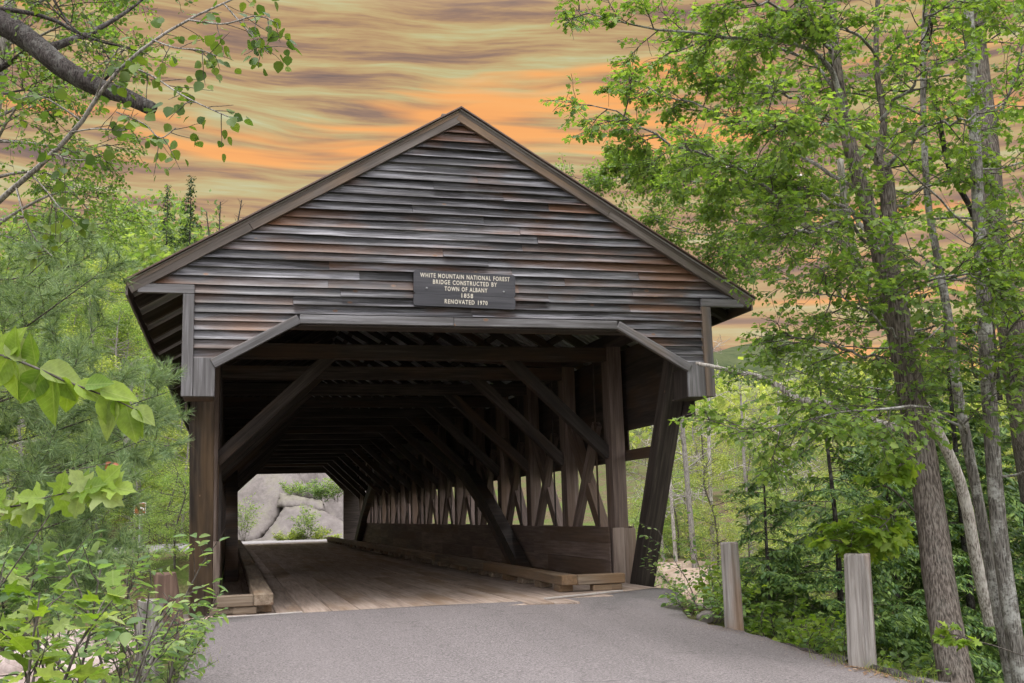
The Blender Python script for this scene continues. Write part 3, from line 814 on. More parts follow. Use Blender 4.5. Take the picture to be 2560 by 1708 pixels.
for txt, fa, fb, fz in (('WHITE MOUNTAIN NATIONAL FOREST', .062, .944, .135), ('BRIDGE CONSTRUCTED BY', .185, .815, .31), ('TOWN OF ALBANY', .298, .72, .49), ('1858', .464, .578, .665), ('RENOVATED 1970', .30, .72, .85)):
    letters(txt, -0.724 + 1.448 * fa, -0.724 + 1.448 * fb, 0.25 - 0.5 * fz, 0.062)
def disc(r, d, k=10):
    a = np.arange(k) * 2 * math.pi / k
    V = [(r * math.cos(t), 0, r * math.sin(t)) for t in a] + [(0.6 * r * math.cos(t), -d, 0.6 * r * math.sin(t)) for t in a]
    F = [(i, (i + 1) % k, (i + 1) % k + k, i + k) for i in range(k)] + [tuple(range(k, 2 * k))]
    return V, F
bolt_me = mesh_np('bolt', *disc(0.014, 0.012), M_STEEL)
for bx, bz in ((-0.545, 0.0), (0.555, 0.0)):
    link('bolt', bolt_me, SG, SG_M @ Matrix.Translation((bx, -0.036, bz)))
link('post_bolt', mesh_np('post_bolt', *disc(0.03, 0.03), M_STEEL), B, Matrix.Translation((-3.52, 2.33, 0.0)))

# ------------------------------------------------------------------ roadside posts
def bollard(name, base, r, h, lean, mat, label, seed, split=True, square=False):
    rg = np.random.default_rng(seed)
    k, n = 32, 12
    V = []
    th = np.arange(k) * 2 * math.pi / k
    prof = r * (1 + 0.05 * rg.normal(size=k)); prof = (prof + np.roll(prof, 1) + np.roll(prof, -1)) / 3
    if split:
        for c in rg.integers(0, k, 2): prof[c] *= 0.86
        for c in (int(k * 0.73), int(k * 0.69), int(k * 0.80)): prof[c] *= (0.74, 0.93, 0.9)[(int(k * 0.73), int(k * 0.69), int(k * 0.80)).index(c)]
    if square:
        prof = r * 0.98 / np.maximum(np.abs(np.cos(th)), np.abs(np.sin(th))) ** 0.7
    for i in range(n + 1):
        u = i / n
        rr_ = prof * (1.04 - 0.07 * u) * (1 + 0.008 * rg.normal(size=k))
        for t, q in zip(th, rr_):
            V.append((q * math.cos(t) + lean[0] * u * h, q * math.sin(t) + lean[1] * u * h, u * h - 0.25 * (1 - u) * 0 + (0.012 * math.sin(3 * t + seed) if i == n else 0)))
    V = [(x, y, z - (0.3 if j < k else 0)) for j, (x, y, z) in enumerate(V)]
    for t, q in zip(th, prof):
        V.append((q * 0.86 * math.cos(t) + lean[0] * h, q * 0.86 * math.sin(t) + lean[1] * h, h + 0.014))
    V.append((lean[0] * h, lean[1] * h, h + 0.012))
    F = [(i * k + a, i * k + (a + 1) % k, (i + 1) * k + (a + 1) % k, (i + 1) * k + a) for i in range(n + 1) for a in range(k)]
    c = (n + 2) * k
    F += [((n + 1) * k + a, (n + 1) * k + (a + 1) % k, c) for a in range(k)]
    # grain along local X: rotate so the shaft runs along X
    V = [(z, y, -x) for x, y, z in V]
    o = link(name, mesh_np(name, V, F, mat), None, Matrix.Translation(Vector(base)) @ Matrix.Rotation(-math.pi / 2, 4, 'Y'))
    return tag(o, label, 'post', 'roadside posts')
bollard('roadside_post', at(1836, 1580, 12.2), 0.105, 1.02, (0.0, 0), M_BOLL, 'round grey post nearest the bridge on the right road edge', 1, False)
bollard('roadside_post', at(2156, 1655, 9.5), 0.124, 0.955, (0.035, 0), M_BOLL, 'pale split post with reddish foot beside the big leaning tree', 2, True)
bollard('roadside_post', at(440, 1625, 11.4), 0.13, 0.82, (-0.17, 0), M_BOLL2, 'leaning red-brown post beside the left foot of the bridge', 3, False, True)
bollard('roadside_post', at(372, 1665, 10.2), 0.125, 0.62, (0.0, 0), M_BOLL, 'short grey post behind the leafy shrub at left', 4, True)
# half-buried edging logs along the right road edge
for i, (a, b) in enumerate((((1900, 1600, 11.4), (2110, 1652, 9.75)), ((2185, 1668, 9.35), (2330, 1722, 8.5)))):
    p0, p1 = at(*a), at(*b)
    rg = np.random.default_rng(20 + i)
    pts = np.linspace(p0, p1, 9) + rg.normal(size=(9, 3)) * 0.015
    Vv, Ff = tube_arrays(pts - np.array([0, 0, 0.02]), np.full(9, 0.06) * (1 + 0.1 * rg.normal(size=9)), 8)
    tag(link('edging_log', mesh_np('edging_log', Vv, Ff, M_BARKD, True)), ('half-buried edging log between the two right-hand posts', 'half-buried edging log in front of the pale split post')[i], 'log', 'edging logs')

# brown road sign across the river
p = Vector(at(350, 1272, 57.0))
RS_ = empty('road_sign', (p.x, p.y, -0.3), 'small brown road sign with white border across the river', 'sign')
beam('sign_post', (p.x, p.y + 0.05, -0.6), (p.x, p.y + 0.05, p.z + 0.3), 0.07, 0.05, M_STEEL, RS_, (0, 1, 0), 0.0)
V, F = rounded(0.62, 0.66, 0.05, 0.012)
M_BRN = simple('brown_sign_paint', (0.30, 0.075, 0.02), (0.36, 0.095, 0.03), 4, 0.6)
M_WHT = simple('white_sign_paint', (0.7, 0.69, 0.67), (0.78, 0.77, 0.75), 4, 0.6)
link('sign_border', mesh_np('sign_border', V, F, M_WHT), RS_, Matrix.Translation(p))
V, F = rounded(0.55, 0.59, 0.04, 0.006)
link('sign_face', mesh_np('sign_face', V, F, M_BRN), RS_, Matrix.Translation(p + Vector((0, -0.014, 0))))
V = [(-0.02, 0, -0.1), (0.02, 0, -0.1), (0.02, 0, 0.0), (0.12, 0, 0.02), (0.16, 0, -0.14), (0.2, 0, -0.14), (0.18, 0, 0.1), (0.02, 0, 0.08), (0.02, 0, 0.14), (-0.02, 0, 0.14)]
link('sign_symbol', mesh_np('sign_symbol', V, [tuple(range(10))], M_WHT), RS_, Matrix.Translation(p + Vector((0.02, -0.022, 0))))

# ------------------------------------------------------------------ vegetation helpers
def tmpl(half, fold=0.22, droop=0.12):
    h = np.array(half, float)
    top = np.column_stack([h[:, 0], h[:, 1], fold * h[:, 1] - droop * h[:, 0] ** 2])
    bot = top[1:-1] * np.array([1, -1, 1])
    V = np.vstack([top, bot])
    n = len(h)
    f1 = list(range(n))
    f2 = [0] + list(range(n, 2 * n - 2)) + [n - 1]
    return V, np.array([f1[::-1], f2])
T_OVATE = tmpl([(0, 0), (0.12, 0.20), (0.38, 0.33), (0.70, 0.24), (1, 0)])
T_BIRCH = tmpl([(0, 0), (0.10, 0.24), (0.28, 0.36), (0.50, 0.34), (0.68, 0.24), (0.86, 0.12), (1.0, 0)], 0.25, 0.25)
T_ASPEN = tmpl([(0, 0), (0.05, 0.25), (0.28, 0.46), (0.58, 0.42), (0.82, 0.20), (1, 0)], 0.15, 0.1)
T_MAPLE = tmpl([(0, 0), (-0.08, 0.28), (0.17, 0.27), (0.36, 0.58), (0.47, 0.24), (0.72, 0.26), (1, 0)], 0.16, 0.15)
T_MAPLED = tmpl([(0, 0), (-0.05, 0.12), (-0.12, 0.30), (0.06, 0.27), (0.20, 0.30), (0.26, 0.50), (0.42, 0.62), (0.42, 0.40), (0.46, 0.22), (0.62, 0.30), (0.78, 0.24), (0.84, 0.10), (1, 0)], 0.16, 0.18)
T_LANCE = tmpl([(0, 0), (0.2, 0.15), (0.5, 0.20), (0.78, 0.12), (1, 0)], 0.3, 0.2)
T_RHOMB = (np.array([[0, 0, 0], [0.5, 0.32, 0.03], [1, 0, -0.05], [0.5, -0.32, 0.03]], float), np.array([[0, 3, 2, 1]]))
T_SPRIG = (np.array([[0, 0, 0], [0.4, 0.19, 0], [1, 0, -0.15], [0.4, -0.19, 0]], float), np.array([[0, 3, 2, 1]]))
T_NEEDLE = (np.array([[0, 0.013, 0], [0, -0.013, 0], [1, 0, -0.08]], float), np.array([[0, 1, 2]]))

def unit(a):
    if a.ndim == 1:
        return a / (math.sqrt(a[0] * a[0] + a[1] * a[1] + a[2] * a[2]) + 1e-9)
    return a / (np.sqrt((a * a).sum(-1, keepdims=True)) + 1e-9)

def scatter(T, P, A, N, S):
    Vt, Ft = T
    P = np.asarray(P, float); A = unit(np.asarray(A, float)); N = np.asarray(N, float)
    Bv = unit(cross3(N, A)); N = cross3(A, Bv)
    S = np.asarray(S, float)[:, None, None]
    V = P[:, None, :] + S * (Vt[None, :, 0:1] * A[:, None, :] + Vt[None, :, 1:2] * Bv[:, None, :] + Vt[None, :, 2:3] * N[:, None, :])
    n, k = len(P), len(Vt)
    F = (Ft[None] + (np.arange(n) * k)[:, None, None]).reshape(-1, Ft.shape[1])
    return V.reshape(-1, 3), F

def interp(line, t):
    n = len(line) - 1
    x = min(max(t, 0), 0.9999) * n; i = int(x)
    return line[i] + (line[i + 1] - line[i]) * (x - i), line[i + 1] - line[i]

def branchline(rng, p, d, L, n=5, wob=0.12, droop=0.0):
    pts = [np.array(p, float)]; d = unit(np.array(d, float))
    for i in range(n):
        d = unit(d + rng.normal(size=3) * wob + np.array([0, 0, -droop]))
        pts.append(pts[-1] + d * L / n)
    return np.array(pts)

def ramify(rng, line, n, length, levels, flat=0.6, droop=0.05, lift=0.1, t0=0.15, fwd=0.6, acc=None, r=0.01, wob=0.12):
    """side branches along a line; acc collects (line, radius, level) with level 0 the leafy twigs"""
    if acc is None: acc = []
    for i in range(n):
        t = t0 + (1 - t0) * (i + rng.random()) / n
        p, d = interp(line, t); d = unit(d)
        side = rng.normal(size=3); side -= d * side.dot(d); side = unit(side); side[2] *= (1 - flat); side = unit(side)
        dr = unit(d * fwd * rng.uniform(0.6, 1.3) + side + np.array([0, 0, lift]))
        L = length * rng.uniform(0.55, 1.2) * (1.15 - 0.5 * t)
        ln = branchline(rng, p, dr, L, 5 if levels > 1 else 4, wob, droop)
        acc.append((ln, r, levels - 1))
        if levels > 1:
            ramify(rng, ln, max(3, int(n * 0.55)), length * 0.45, levels - 1, flat, droop, lift, 0.25, fwd, acc, r * 0.55, wob)
    return acc

def cross3(a, b):
    return np.stack([a[..., 1] * b[..., 2] - a[..., 2] * b[..., 1], a[..., 2] * b[..., 0] - a[..., 0] * b[..., 2], a[..., 0] * b[..., 1] - a[..., 1] * b[..., 0]], -1)

def stations(lines, t):
    """points and directions at parameters t (m, k) along m lines with the same number of points"""
    L = np.stack(lines); n = L.shape[1] - 1
    x = np.clip(t, 0, 0.9999) * n; i = x.astype(int); f = (x - i)[..., None]
    r = np.arange(len(L))[:, None]
    return L[r, i] * (1 - f) + L[r, i + 1] * f, unit(L[r, i + 1] - L[r, i])

def by_len(lines):
    d = {}
    for l in lines: d.setdefault(len(l), []).append(l)
    return d.values()

def leaves_on(rng, lines, per, size, tilt=0.45, droop=0.25, spread=0.03, jitter=0.3):
    out = []
    for ls in by_len(lines):
        m = len(ls)
        j = np.arange(per)[None, :]
        t = 0.2 + 0.8 * (j + rng.random((m, per)) * 0.8) / per
        p, d = stations(ls, t)
        sd = unit(np.stack([d[..., 1], -d[..., 0], 0 * d[..., 0]], -1)) * np.where(j % 2, 1.0, -1.0)[..., None]
        a = unit(d * 0.6 + sd * 0.9 + rng.normal(size=(m, per, 3)) * jitter + np.array([0, 0, -droop]))
        nn = unit(np.array([0, 0, 1.0]) + rng.normal(size=(m, per, 3)) * tilt)
        out.append(((p + a * spread).reshape(-1, 3), a.reshape(-1, 3), nn.reshape(-1, 3), size * rng.uniform(0.6, 1.15, m * per)))
    if not out: return tuple(np.zeros((0, 3)) for _ in range(3)) + (np.zeros(0),)
    return tuple(np.concatenate([o[i] for o in out]) for i in range(4))

def cat(*gs):
    gs = [g for g in gs if len(g[0])]
    return tuple(np.concatenate([g[i] for g in gs]) for i in range(4))

def depth_px(P):
    d = P - CAM_P
    z = d @ CAM_F
    x = 1280 + 2604.75 * (d @ CAM_R) / z
    y = 854 - 2604.75 * (d @ CAM_U) / z
    return z, x, y

_leafme = {}
def leaf_objects(parent, T, tname, mat, G, nmax=300, near=True):
    """the leaves that show largest become parts of their own; the rest is returned"""
    P, A, N, S = G
    z, x, y = depth_px(P)
    ok = (z > 0.3) & (x > -20) & (x < 2580) & (y > -20) & (y < 1730)
    score = np.where(ok, S / np.maximum(z, 0.1), 0)
    order = np.argsort(-score)
    pick = [i for i in order[:nmax] if score[i] > 0]
    key = (tname, mat.name)
    if key not in _leafme:
        _leafme[key] = mesh_np('leaf', T[0], T[1], mat)
    me = _leafme[key]
    for i in pick:
        a = unit(A[i]); b = unit(cross3(N[i], a)); c = cross3(a, b); s = S[i]
        M = Matrix(((a[0] * s, b[0] * s, c[0] * s, P[i][0]), (a[1] * s, b[1] * s, c[1] * s, P[i][1]), (a[2] * s, b[2] * s, c[2] * s, P[i][2]), (0, 0, 0, 1)))
        link('leaf', me, parent, M)
    keep = np.ones(len(P), bool); keep[pick] = False
    return P[keep], A[keep], N[keep], S[keep]

def wood_part(name, parent, lines, mat, k=6, smooth=True, rng=None, lump=0.0):
    """lines: list of (points, r0, r1)"""
    parts = []
    for ln, r0, r1 in lines:
        parts.append(tube_arrays(ln, np.linspace(r0, r1, len(ln)), k, rng, lump))
    V, F = join(parts)
    return link(name, mesh_np(name, V, F, mat, smooth), parent)

def crown_part(parent, T, mat, G, name='crown'):
    V, F = scatter(T, *G)
    return tag(link(name, mesh_np(name, V, F, mat), parent), kind='stuff')

def line_px(pts, n=14):
    return smooth_line([at(*p) for p in pts], n)

UPZ = np.array([0, 0, 1.0])

# ------------------------------------------------------------------ the big leaning maple on the right bank
rng = np.random.default_rng(101)
trunk = line_px([(2425, 1850, 9.6), (2388, 1700, 9.8), (2352, 1500, 10.1), (2312, 1200, 10.5), (2262, 900, 10.8), (2212, 650, 11.0), (2186, 560, 11.1)], 30)
T1 = empty('maple_tree', trunk[0] - np.array([0, 0, 0.2]), 'big leaning maple with furrowed bark beside the pale split post', 'tree')
def lumpy(pts, rad, k, seed, amp=0.05):
    rg = np.random.default_rng(seed)
    V, F = tube_arrays(pts, rad, k)
    n = len(pts)
    V = V.reshape(n, k, 3)
    c = np.asarray(pts)[:, None, :]
    th = np.arange(k) * 2 * math.pi / k
    u = np.linspace(0, 1, n)
    f = np.zeros((n, k))
    for q in range(5):
        f += amp / (1 + 0.4 * q) * np.sin((q + 1) * th[None, :] + 5 * u[:, None] * rg.uniform(-1, 1) + rg.uniform(0, 6)) * (0.6 + 0.4 * np.sin(rg.uniform(4, 14) * u[:, None] + rg.uniform(0, 6)))
    f += 0.018 * rg.normal(size=(n, k))
    V = (c + (V - c) * (1 + f[:, :, None])).reshape(-1, 3)
    # jagged closed end
    e = len(V)
    V = np.vstack([V, np.asarray(pts)[-1:] + 0.15 * (np.asarray(pts)[-1:] - np.asarray(pts)[-2:-1])])
    q = np.arange(k)
    F = [tuple(r) for r in F] + [((n - 1) * k + int(a), (n - 1) * k + (int(a) + 1) % k, e) for a in q]
    return V, F
rad = np.linspace(0.165, 0.118, 30); rad[:4] += np.array([0.05, 0.03, 0.015, 0.005])
V, F = lumpy(smooth_line(trunk, 60), np.interp(np.linspace(0, 1, 60), np.linspace(0, 1, 30), rad), 22, 1)
tr = link('trunk', mesh_np('trunk', V, F, M_BARK, True), T1)
stemL = line_px([(2205, 640, 11.0), (2170, 520, 11.1), (2140, 420, 11.2), (2108, 290, 11.4), (2085, 130, 11.6), (2072, -60, 11.8), (2050, -260, 12)], 16)
stemR = line_px([(2214, 650, 11.0), (2222, 540, 11.2), (2214, 440, 11.3), (2196, 395, 11.4), (2210, 300, 11.5), (2190, 150, 11.7), (2200, -100, 12.0)], 16)
V, F = lumpy(smooth_line(stemL, 36), np.linspace(0.092, 0.05, 36), 14, 2); link('stem', mesh_np('stem', V, F, M_BARK, True), T1)
V, F = lumpy(smooth_line(stemR, 36), np.interp(np.linspace(0, 1, 36), [0, .4, .5, 1], [0.09, 0.075, 0.045, 0.025]), 14, 3); link('stem', mesh_np('stem', V, F, M_BARK, True), T1)
limbs1 = [
    ([(2176, 560, 11.1), (2116, 531, 10.9), (2027, 531, 10.7), (1960, 505, 10.6), (1864, 433, 10.5), (1780, 393, 10.4), (1668, 357, 10.3), (1592, 317, 10.2), (1470, 262, 10.1)], 0.032),
    ([(2108, 300, 11.4), (2094, 223, 11.3), (2060, 150, 11.2), (1990, 106, 11.1), (1880, 92, 11.0), (1757, 85, 10.9), (1578, 62, 10.8), (1440, 25, 10.7)], 0.036),
    ([(2130, 340, 11.3), (2040, 160, 11.9), (1900, 118, 12.0), (1760, 115, 12.1), (1670, 128, 12.1)], 0.024),
    ([(2215, 640, 11.0), (2110, 560, 10.2), (2010, 575, 9.8), (1930, 560, 9.6)], 0.022),
    ([(2241, 921, 10.8), (2176, 891, 10.6), (2095, 866, 10.4), (1990, 846, 10.2), (1950, 840, 10.1)], 0.018),
    ([(2150, 480, 11.2), (2010, 400, 12.2), (1850, 300, 12.8), (1680, 240, 13.0), (1560, 200, 13.2)], 0.026),
    ([(2120, 330, 11.3), (2000, 250, 12.4), (1850, 200, 12.9), (1740, 170, 13.2)], 0.024),
    ([(2190, 600, 11.1), (2050, 480, 12.4), (1900, 470, 14.0), (1700, 450, 16.0), (1560, 410, 17.0)], 0.026),
    ([(2214, 430, 11.3), (2300, 330, 10.8), (2400, 300, 10.4), (2520, 250, 10.2)], 0.024),
    ([(2200, 300, 11.5), (2300, 190, 11.0), (2420, 130, 10.6)], 0.022),
    ([(2085, 130, 11.6), (1990, 40, 11.0), (1880, 0, 10.6), (1760, -60, 10.4)], 0.022),
    ([(2220, 540, 11.2), (2290, 480, 11.8), (2380, 440, 12.2), (2490, 430, 12.4)], 0.022),
    ([(2195, 150, 11.7), (2110, 60, 10.8), (2000, 20, 10.4)], 0.02),
    ([(2205, 180, 11.7), (2300, 60, 11.5), (2400, 0, 11.2), (2500, -20, 11.0)], 0.02),
    ([(2235, 760, 10.9), (2330, 700, 10.4), (2420, 690, 10.2), (2500, 730, 10.0)], 0.016),
    ([(2250, 850, 10.8), (2180, 790, 10.2), (2100, 745, 10.0), (2040, 735, 9.9)], 0.014),
    ([(2196, 395, 11.4), (2130, 330, 10.2), (2080, 310, 9.8), (1990, 330, 9.5), (1900, 300, 9.3)], 0.02),
]
tw = []; lim = []
for pts, r in limbs1:
    ln = line_px(pts, 16)
    ln[1:-1] += rng.normal(size=(14, 3)) * 0.02
    lo = link('limb', mesh_np('limb', *tube_arrays(ln, np.linspace(r, 0.005, 16), 8), M_BARKG, True), T1)
    nb = int(5 + 5.0 * np.linalg.norm(ln[-1] - ln[0]))
    ramify(rng, ln, int(nb * 1.15), 0.66, 2, 0.65, 0.03, 0.06, 0.22, 0.7, tw, 0.008)
wood_part('twigs', T1, [(l, r, 0.0025) for l, r, lv in tw if lv > 0] + [(l, 0.0035, 0.002) for l, r, lv in tw if lv == 0][::1], M_TWIG, 4)
bpy.data.objects['twigs'].name = 'twig_mass'
tag(bpy.data.objects['twig_mass'], kind='stuff')
G = leaves_on(rng, [l for l, r, lv in tw if lv == 0 and rng.random() < 0.66], 9, 0.063, 0.5, 0.3)
G = cat(G, leaves_on(rng, [l for l, r, lv in tw if lv > 0], 4, 0.063, 0.5, 0.3))
print('maple leaves', len(G[0]))
G = leaf_objects(T1, T_MAPLE, 'maple', L_MAPLE, G, 300)
crown_part(T1, T_MAPLE, L_MAPLE, G)

# ------------------------------------------------------------------ slimmer trees beside it
def slim_tree(name, label, pts, r0, r1, bark, leaf, T, size, limb_specs, seed, k=12, crown_n=0, per=7, group=None, nparts=0, branch=0.9, lump=0.05):
    rg = np.random.default_rng(seed)
    ln = line_px(pts, 40)
    t = empty(name, ln[0], label, 'tree', group)
    V, F = lumpy(ln, np.linspace(r0, r1, 40), k, seed, lump)
    link('trunk', mesh_np('trunk', V, F, bark, True), t)
    acc = []
    for spec, r in limb_specs:
        l = line_px(spec, 14)
        link('limb', mesh_np('limb', *tube_arrays(l, np.linspace(r, 0.004, 14), 7), bark, True), t)
        ramify(rg, l, int(4 + 4.5 * np.linalg.norm(l[-1] - l[0])), branch, 2, 0.65, 0.03, 0.05, 0.25, 0.7, acc, 0.007)
    for i in range(crown_n):
        u = 0.3 + 0.7 * (i + rg.random()) / crown_n
        p, d = interp(ln, u)
        a = rg.uniform(0, 2 * math.pi)
        l = branchline(rg, p, (math.cos(a), math.sin(a), rg.uniform(-0.1, 0.5)), rg.uniform(1.4, 2.6), 9, 0.12, 0.0)
        link('limb', mesh_np('limb', *tube_arrays(l, np.linspace(0.016, 0.004, 10), 5), bark, True), t)
        ramify(rg, l, 9, branch, 2, 0.65, 0.03, 0.05, 0.2, 0.7, acc, 0.006)
    if acc:
        tag(wood_part('twig_mass', t, [(l, r, 0.002) for l, r, lv in acc], M_TWIG, 3), kind='stuff')
        G = leaves_on(rg, [l for l, r, lv in acc if lv == 0], per, size, 0.5, 0.3)
        G = cat(G, leaves_on(rg, [l for l, r, lv in acc if lv > 0], 4, size, 0.5, 0.3))
        if nparts: G = leaf_objects(t, T, size, leaf, G, nparts)
        crown_part(t, T, leaf, G)
        print(name, len(G[0]))
    return t
slim_tree('maple_sapling', 'slender lichen-spotted grey maple at the right frame edge', [(2575, 1850, 10.9), (2553, 1700, 11), (2500, 1350, 11.2), (2472, 1000, 11.4), (2455, 700, 11.6), (2440, 400, 11.8), (2425, 100, 12), (2415, -150, 12.2)], 0.10, 0.05, M_BARKG, L_MAPLE, T_MAPLE, 0.072,
    [([(2478, 1000, 11.4), (2500, 880, 11), (2545, 800, 10.6), (2620, 760, 10.3)], 0.018), ([(2478, 330, 11.8), (2536, 200, 11.6), (2570, 40, 11.4)], 0.022), ([(2455, 680, 11.6), (2390, 700, 10.8), (2320, 690, 10.4), (2260, 700, 10.2)], 0.015), ([(2450, 600, 11.6), (2520, 560, 10.8), (2600, 540, 10.4)], 0.015)], 201, 14, 9)
slim_tree('maple_sapling', 'thin curved grey maple between the big maple and the frame edge', [(2560, 1850, 11.4), (2530, 1720, 11.4), (2455, 1300, 11.6), (2398, 1000, 11.8), (2372, 800, 12), (2345, 650, 12.2), (2318, 480, 12.4), (2308, 200, 12.8), (2318, -100, 13)], 0.068, 0.03, M_BARKG, L_MAPLE, T_MAPLE, 0.072,
    [([(2417, 1085, 11.7), (2395, 1049, 11.4), (2304, 1016, 10.2), (2212, 1023, 9.9), (2102, 1030, 9.8), (1993, 1056, 9.7), (1828, 1085, 9.7)], 0.018), ([(2410, 1060, 11.7), (2480, 990, 10.9), (2560, 960, 10.6)], 0.012), ([(2372, 800, 12), (2300, 860, 11.2), (2220, 900, 10.8)], 0.012)], 202, 12, 8)
slim_tree('maple_sapling', 'dark thin maple stem forking high behind the grey saplings', [(2500, 1000, 13.5), (2447, 585, 13.4), (2375, 424, 13.2), (2339, 254, 13.0), (2308, 170, 13), (2330, 20, 13), (2350, -120, 13)], 0.042, 0.018, M_BARKD, L_MAPLE, T_MAPLE, 0.072, [], 203, 9, 8)
slim_tree('white_birch', 'white-barked birch leaning left behind the big maple', [(2475, 1560, 13.4), (2440, 1400, 13.3), (2398, 1200, 13.2), (2310, 1010, 13.1), (2223, 822, 13.0), (2157, 698, 12.9), (2120, 560, 12.9), (2100, 400, 12.9)], 0.085, 0.04, M_BIRCH, L_BIRCHL, T_BIRCH, 0.06,
    [([(2200, 770, 13.0), (2190, 690, 12.6), (2180, 600, 12.3)], 0.035), ([(2130, 620, 12.9), (2000, 560, 14), (1850, 590, 16), (1720, 580, 17.5), (1620, 540, 18)], 0.035), ([(2120, 560, 12.9), (1960, 590, 14.8), (1850, 620, 16.5), (1790, 650, 17.2)], 0.03), ([(2110, 500, 12.9), (1950, 420, 14.6), (1800, 420, 16.0), (1600, 440, 17.4), (1460, 450, 18)], 0.03),
     ([(2130, 620, 12.9), (2040, 680, 12.6), (1930, 700, 12.6), (1860, 690, 12.6)], 0.02)], 204, 14, 5, 8)
# birch limb reaching in front of the far wood, right of the gable
slim_tree('birch_limb', 'pale curved birch limb reaching toward the gable corner', [(2330, 1085, 13.2), (2200, 1060, 13.2), (2090, 1015, 13.3), (2000, 998, 13.5), (1945, 965, 13.7), (1895, 942, 13.8), (1840, 930, 13.9), (1775, 915, 14.0), (1740, 908, 14.1)], 0.062, 0.022, M_BIRCH, L_BIRCHL, T_BIRCH, 0.055, [([(1895, 942, 13.8), (1870, 935, 13.6), (1820, 955, 13.5)], 0.01)], 205, 10, 0, 6, branch=0.5)
slim_tree('old_maple', 'thick pale grey trunk in shade at the far right', [(2640, 1500, 17), (2600, 1300, 17), (2555, 1000, 17), (2525, 800, 17), (2490, 620, 17.2), (2470, 380, 17.5), (2440, 100, 18), (2420, -150, 18)], 0.27, 0.13, M_BARK, L_MAPLE, T_MAPLE, 0.10, [], 206, 18, 14, 9, branch=1.2)

# ------------------------------------------------------------------ hemlocks: flat drooping sprays
def hemlock(base, h, label, seed, dens=1.0, lean=(0, 0), group='hemlocks on the right bank', size=0.10, zmin=0.05, spread=0.36, needle_step=0.024):
    rg = np.random.default_rng(seed)
    base = np.array(base, float)
    t = empty('hemlock_tree', base, label, 'tree', group)
    top = base + np.array([lean[0], lean[1], h])
    ln = smooth_line([base - [0, 0, 0.3], base + (top - base) * 0.5 + rg.normal(size=3) * 0.08, top], 12)
    link('trunk', mesh_np('trunk', *tube_arrays(ln, np.linspace(0.009 * h + 0.02, 0.010, 12), 8), M_BARKD, True), t)
    tw = []; br = []
    nb = int(17 * h * dens)
    for i in range(nb):
        u = zmin + (1 - zmin) * (i + rg.random()) / nb
        p, _ = interp(ln, u)
        L = (h * spread * (1 - u) + 0.25) * rg.uniform(0.6, 1.15)
        a = rg.uniform(0, 2 * math.pi)
        l = branchline(rg, p, (math.cos(a), math.sin(a), rg.uniform(-0.1, 0.35)), L, 6, 0.14, rg.uniform(0.04, 0.14))
        br.append((l, 0.007, 0.002))
        ns = max(4, int(L * 12))
        for j in range(ns):
            q = 0.12 + 0.88 * (j + rg.random()) / ns
            pp, d = interp(l, q); d = unit(d)
            sd = unit(np.cross(d, UPZ)) * (1 if j % 2 else -1)
            tl = branchline(rg, pp, d * 0.9 + sd * 0.9, (0.12 + 0.42 * L * (1 - q)) * rg.uniform(0.7, 1.1), 3, 0.1, 0.12)
            tw.append(tl)
        tw.append(l[3:])
    tag(wood_part('branch_mass', t, br, M_TWIG, 4), kind='stuff')
    gs = []
    for ls in by_len(tw):
        Ls = np.array([np.linalg.norm(l[-1] - l[0]) for l in ls])
        for lo, hi in ((0, .15), (.15, .3), (.3, .5), (.5, .8), (.8, 1.2), (1.2, 9)):
            sub = [l for l, q in zip(ls, Ls) if lo <= q < hi]
            if not sub: continue
            m = max(4, int((lo + min(hi, 1.8)) / 2 / needle_step)); k = len(sub)
            j = np.arange(m)[None, :]
            p, d = stations(sub, np.repeat((j + 0.5) / m, k, 0))
            sd = unit(np.stack([d[..., 1], -d[..., 0], 0 * d[..., 0]], -1)) * np.where(j % 2, 1.0, -1.0)[..., None]
            A = d * 0.8 + sd + rg.normal(size=p.shape) * 0.2 + [0, 0, -0.3]
            gs.append((p.reshape(-1, 3), A.reshape(-1, 3), (UPZ + rg.normal(size=p.shape) * 0.3).reshape(-1, 3), size * rg.uniform(0.6, 1.1, k * m)))
    G = cat(*gs); P = G[0]
    crown_part(t, T_SPRIG, L_HEM, G)
    print('hemlock', len(P))
def on_ground(px, depth, dz=0.0, py=1400):
    p = at(px, py, depth); return (p[0], p[1], float(terr(p[0], p[1])) + dz)
hemlock(on_ground(2080, 15.5), 5.2, 'drooping hemlock between the two right-hand posts', 301, 0.9, spread=0.5, size=0.12)
hemlock(on_ground(2230, 17.5), 6.4, 'taller hemlock behind the big maple trunk', 302, 0.8, spread=0.45, size=0.13)
hemlock(on_ground(1925, 14.8), 2.6, 'low hemlock behind the grey post nearest the bridge', 303, 1.1, spread=0.6, size=0.11)
hemlock(on_ground(2420, 18.0), 9.0, 'dark hemlock in the shade behind the grey saplings', 306, 0.7, size=0.15, spread=0.36)
hemlock(on_ground(2330, 21.0), 10.5, 'tallest dark hemlock in the shade right of the big maple', 307, 0.6, size=0.16, spread=0.32)
hemlock(on_ground(2560, 21), 9.5, 'tall dark hemlock filling the right frame edge', 305, 0.6, size=0.15, spread=0.4)

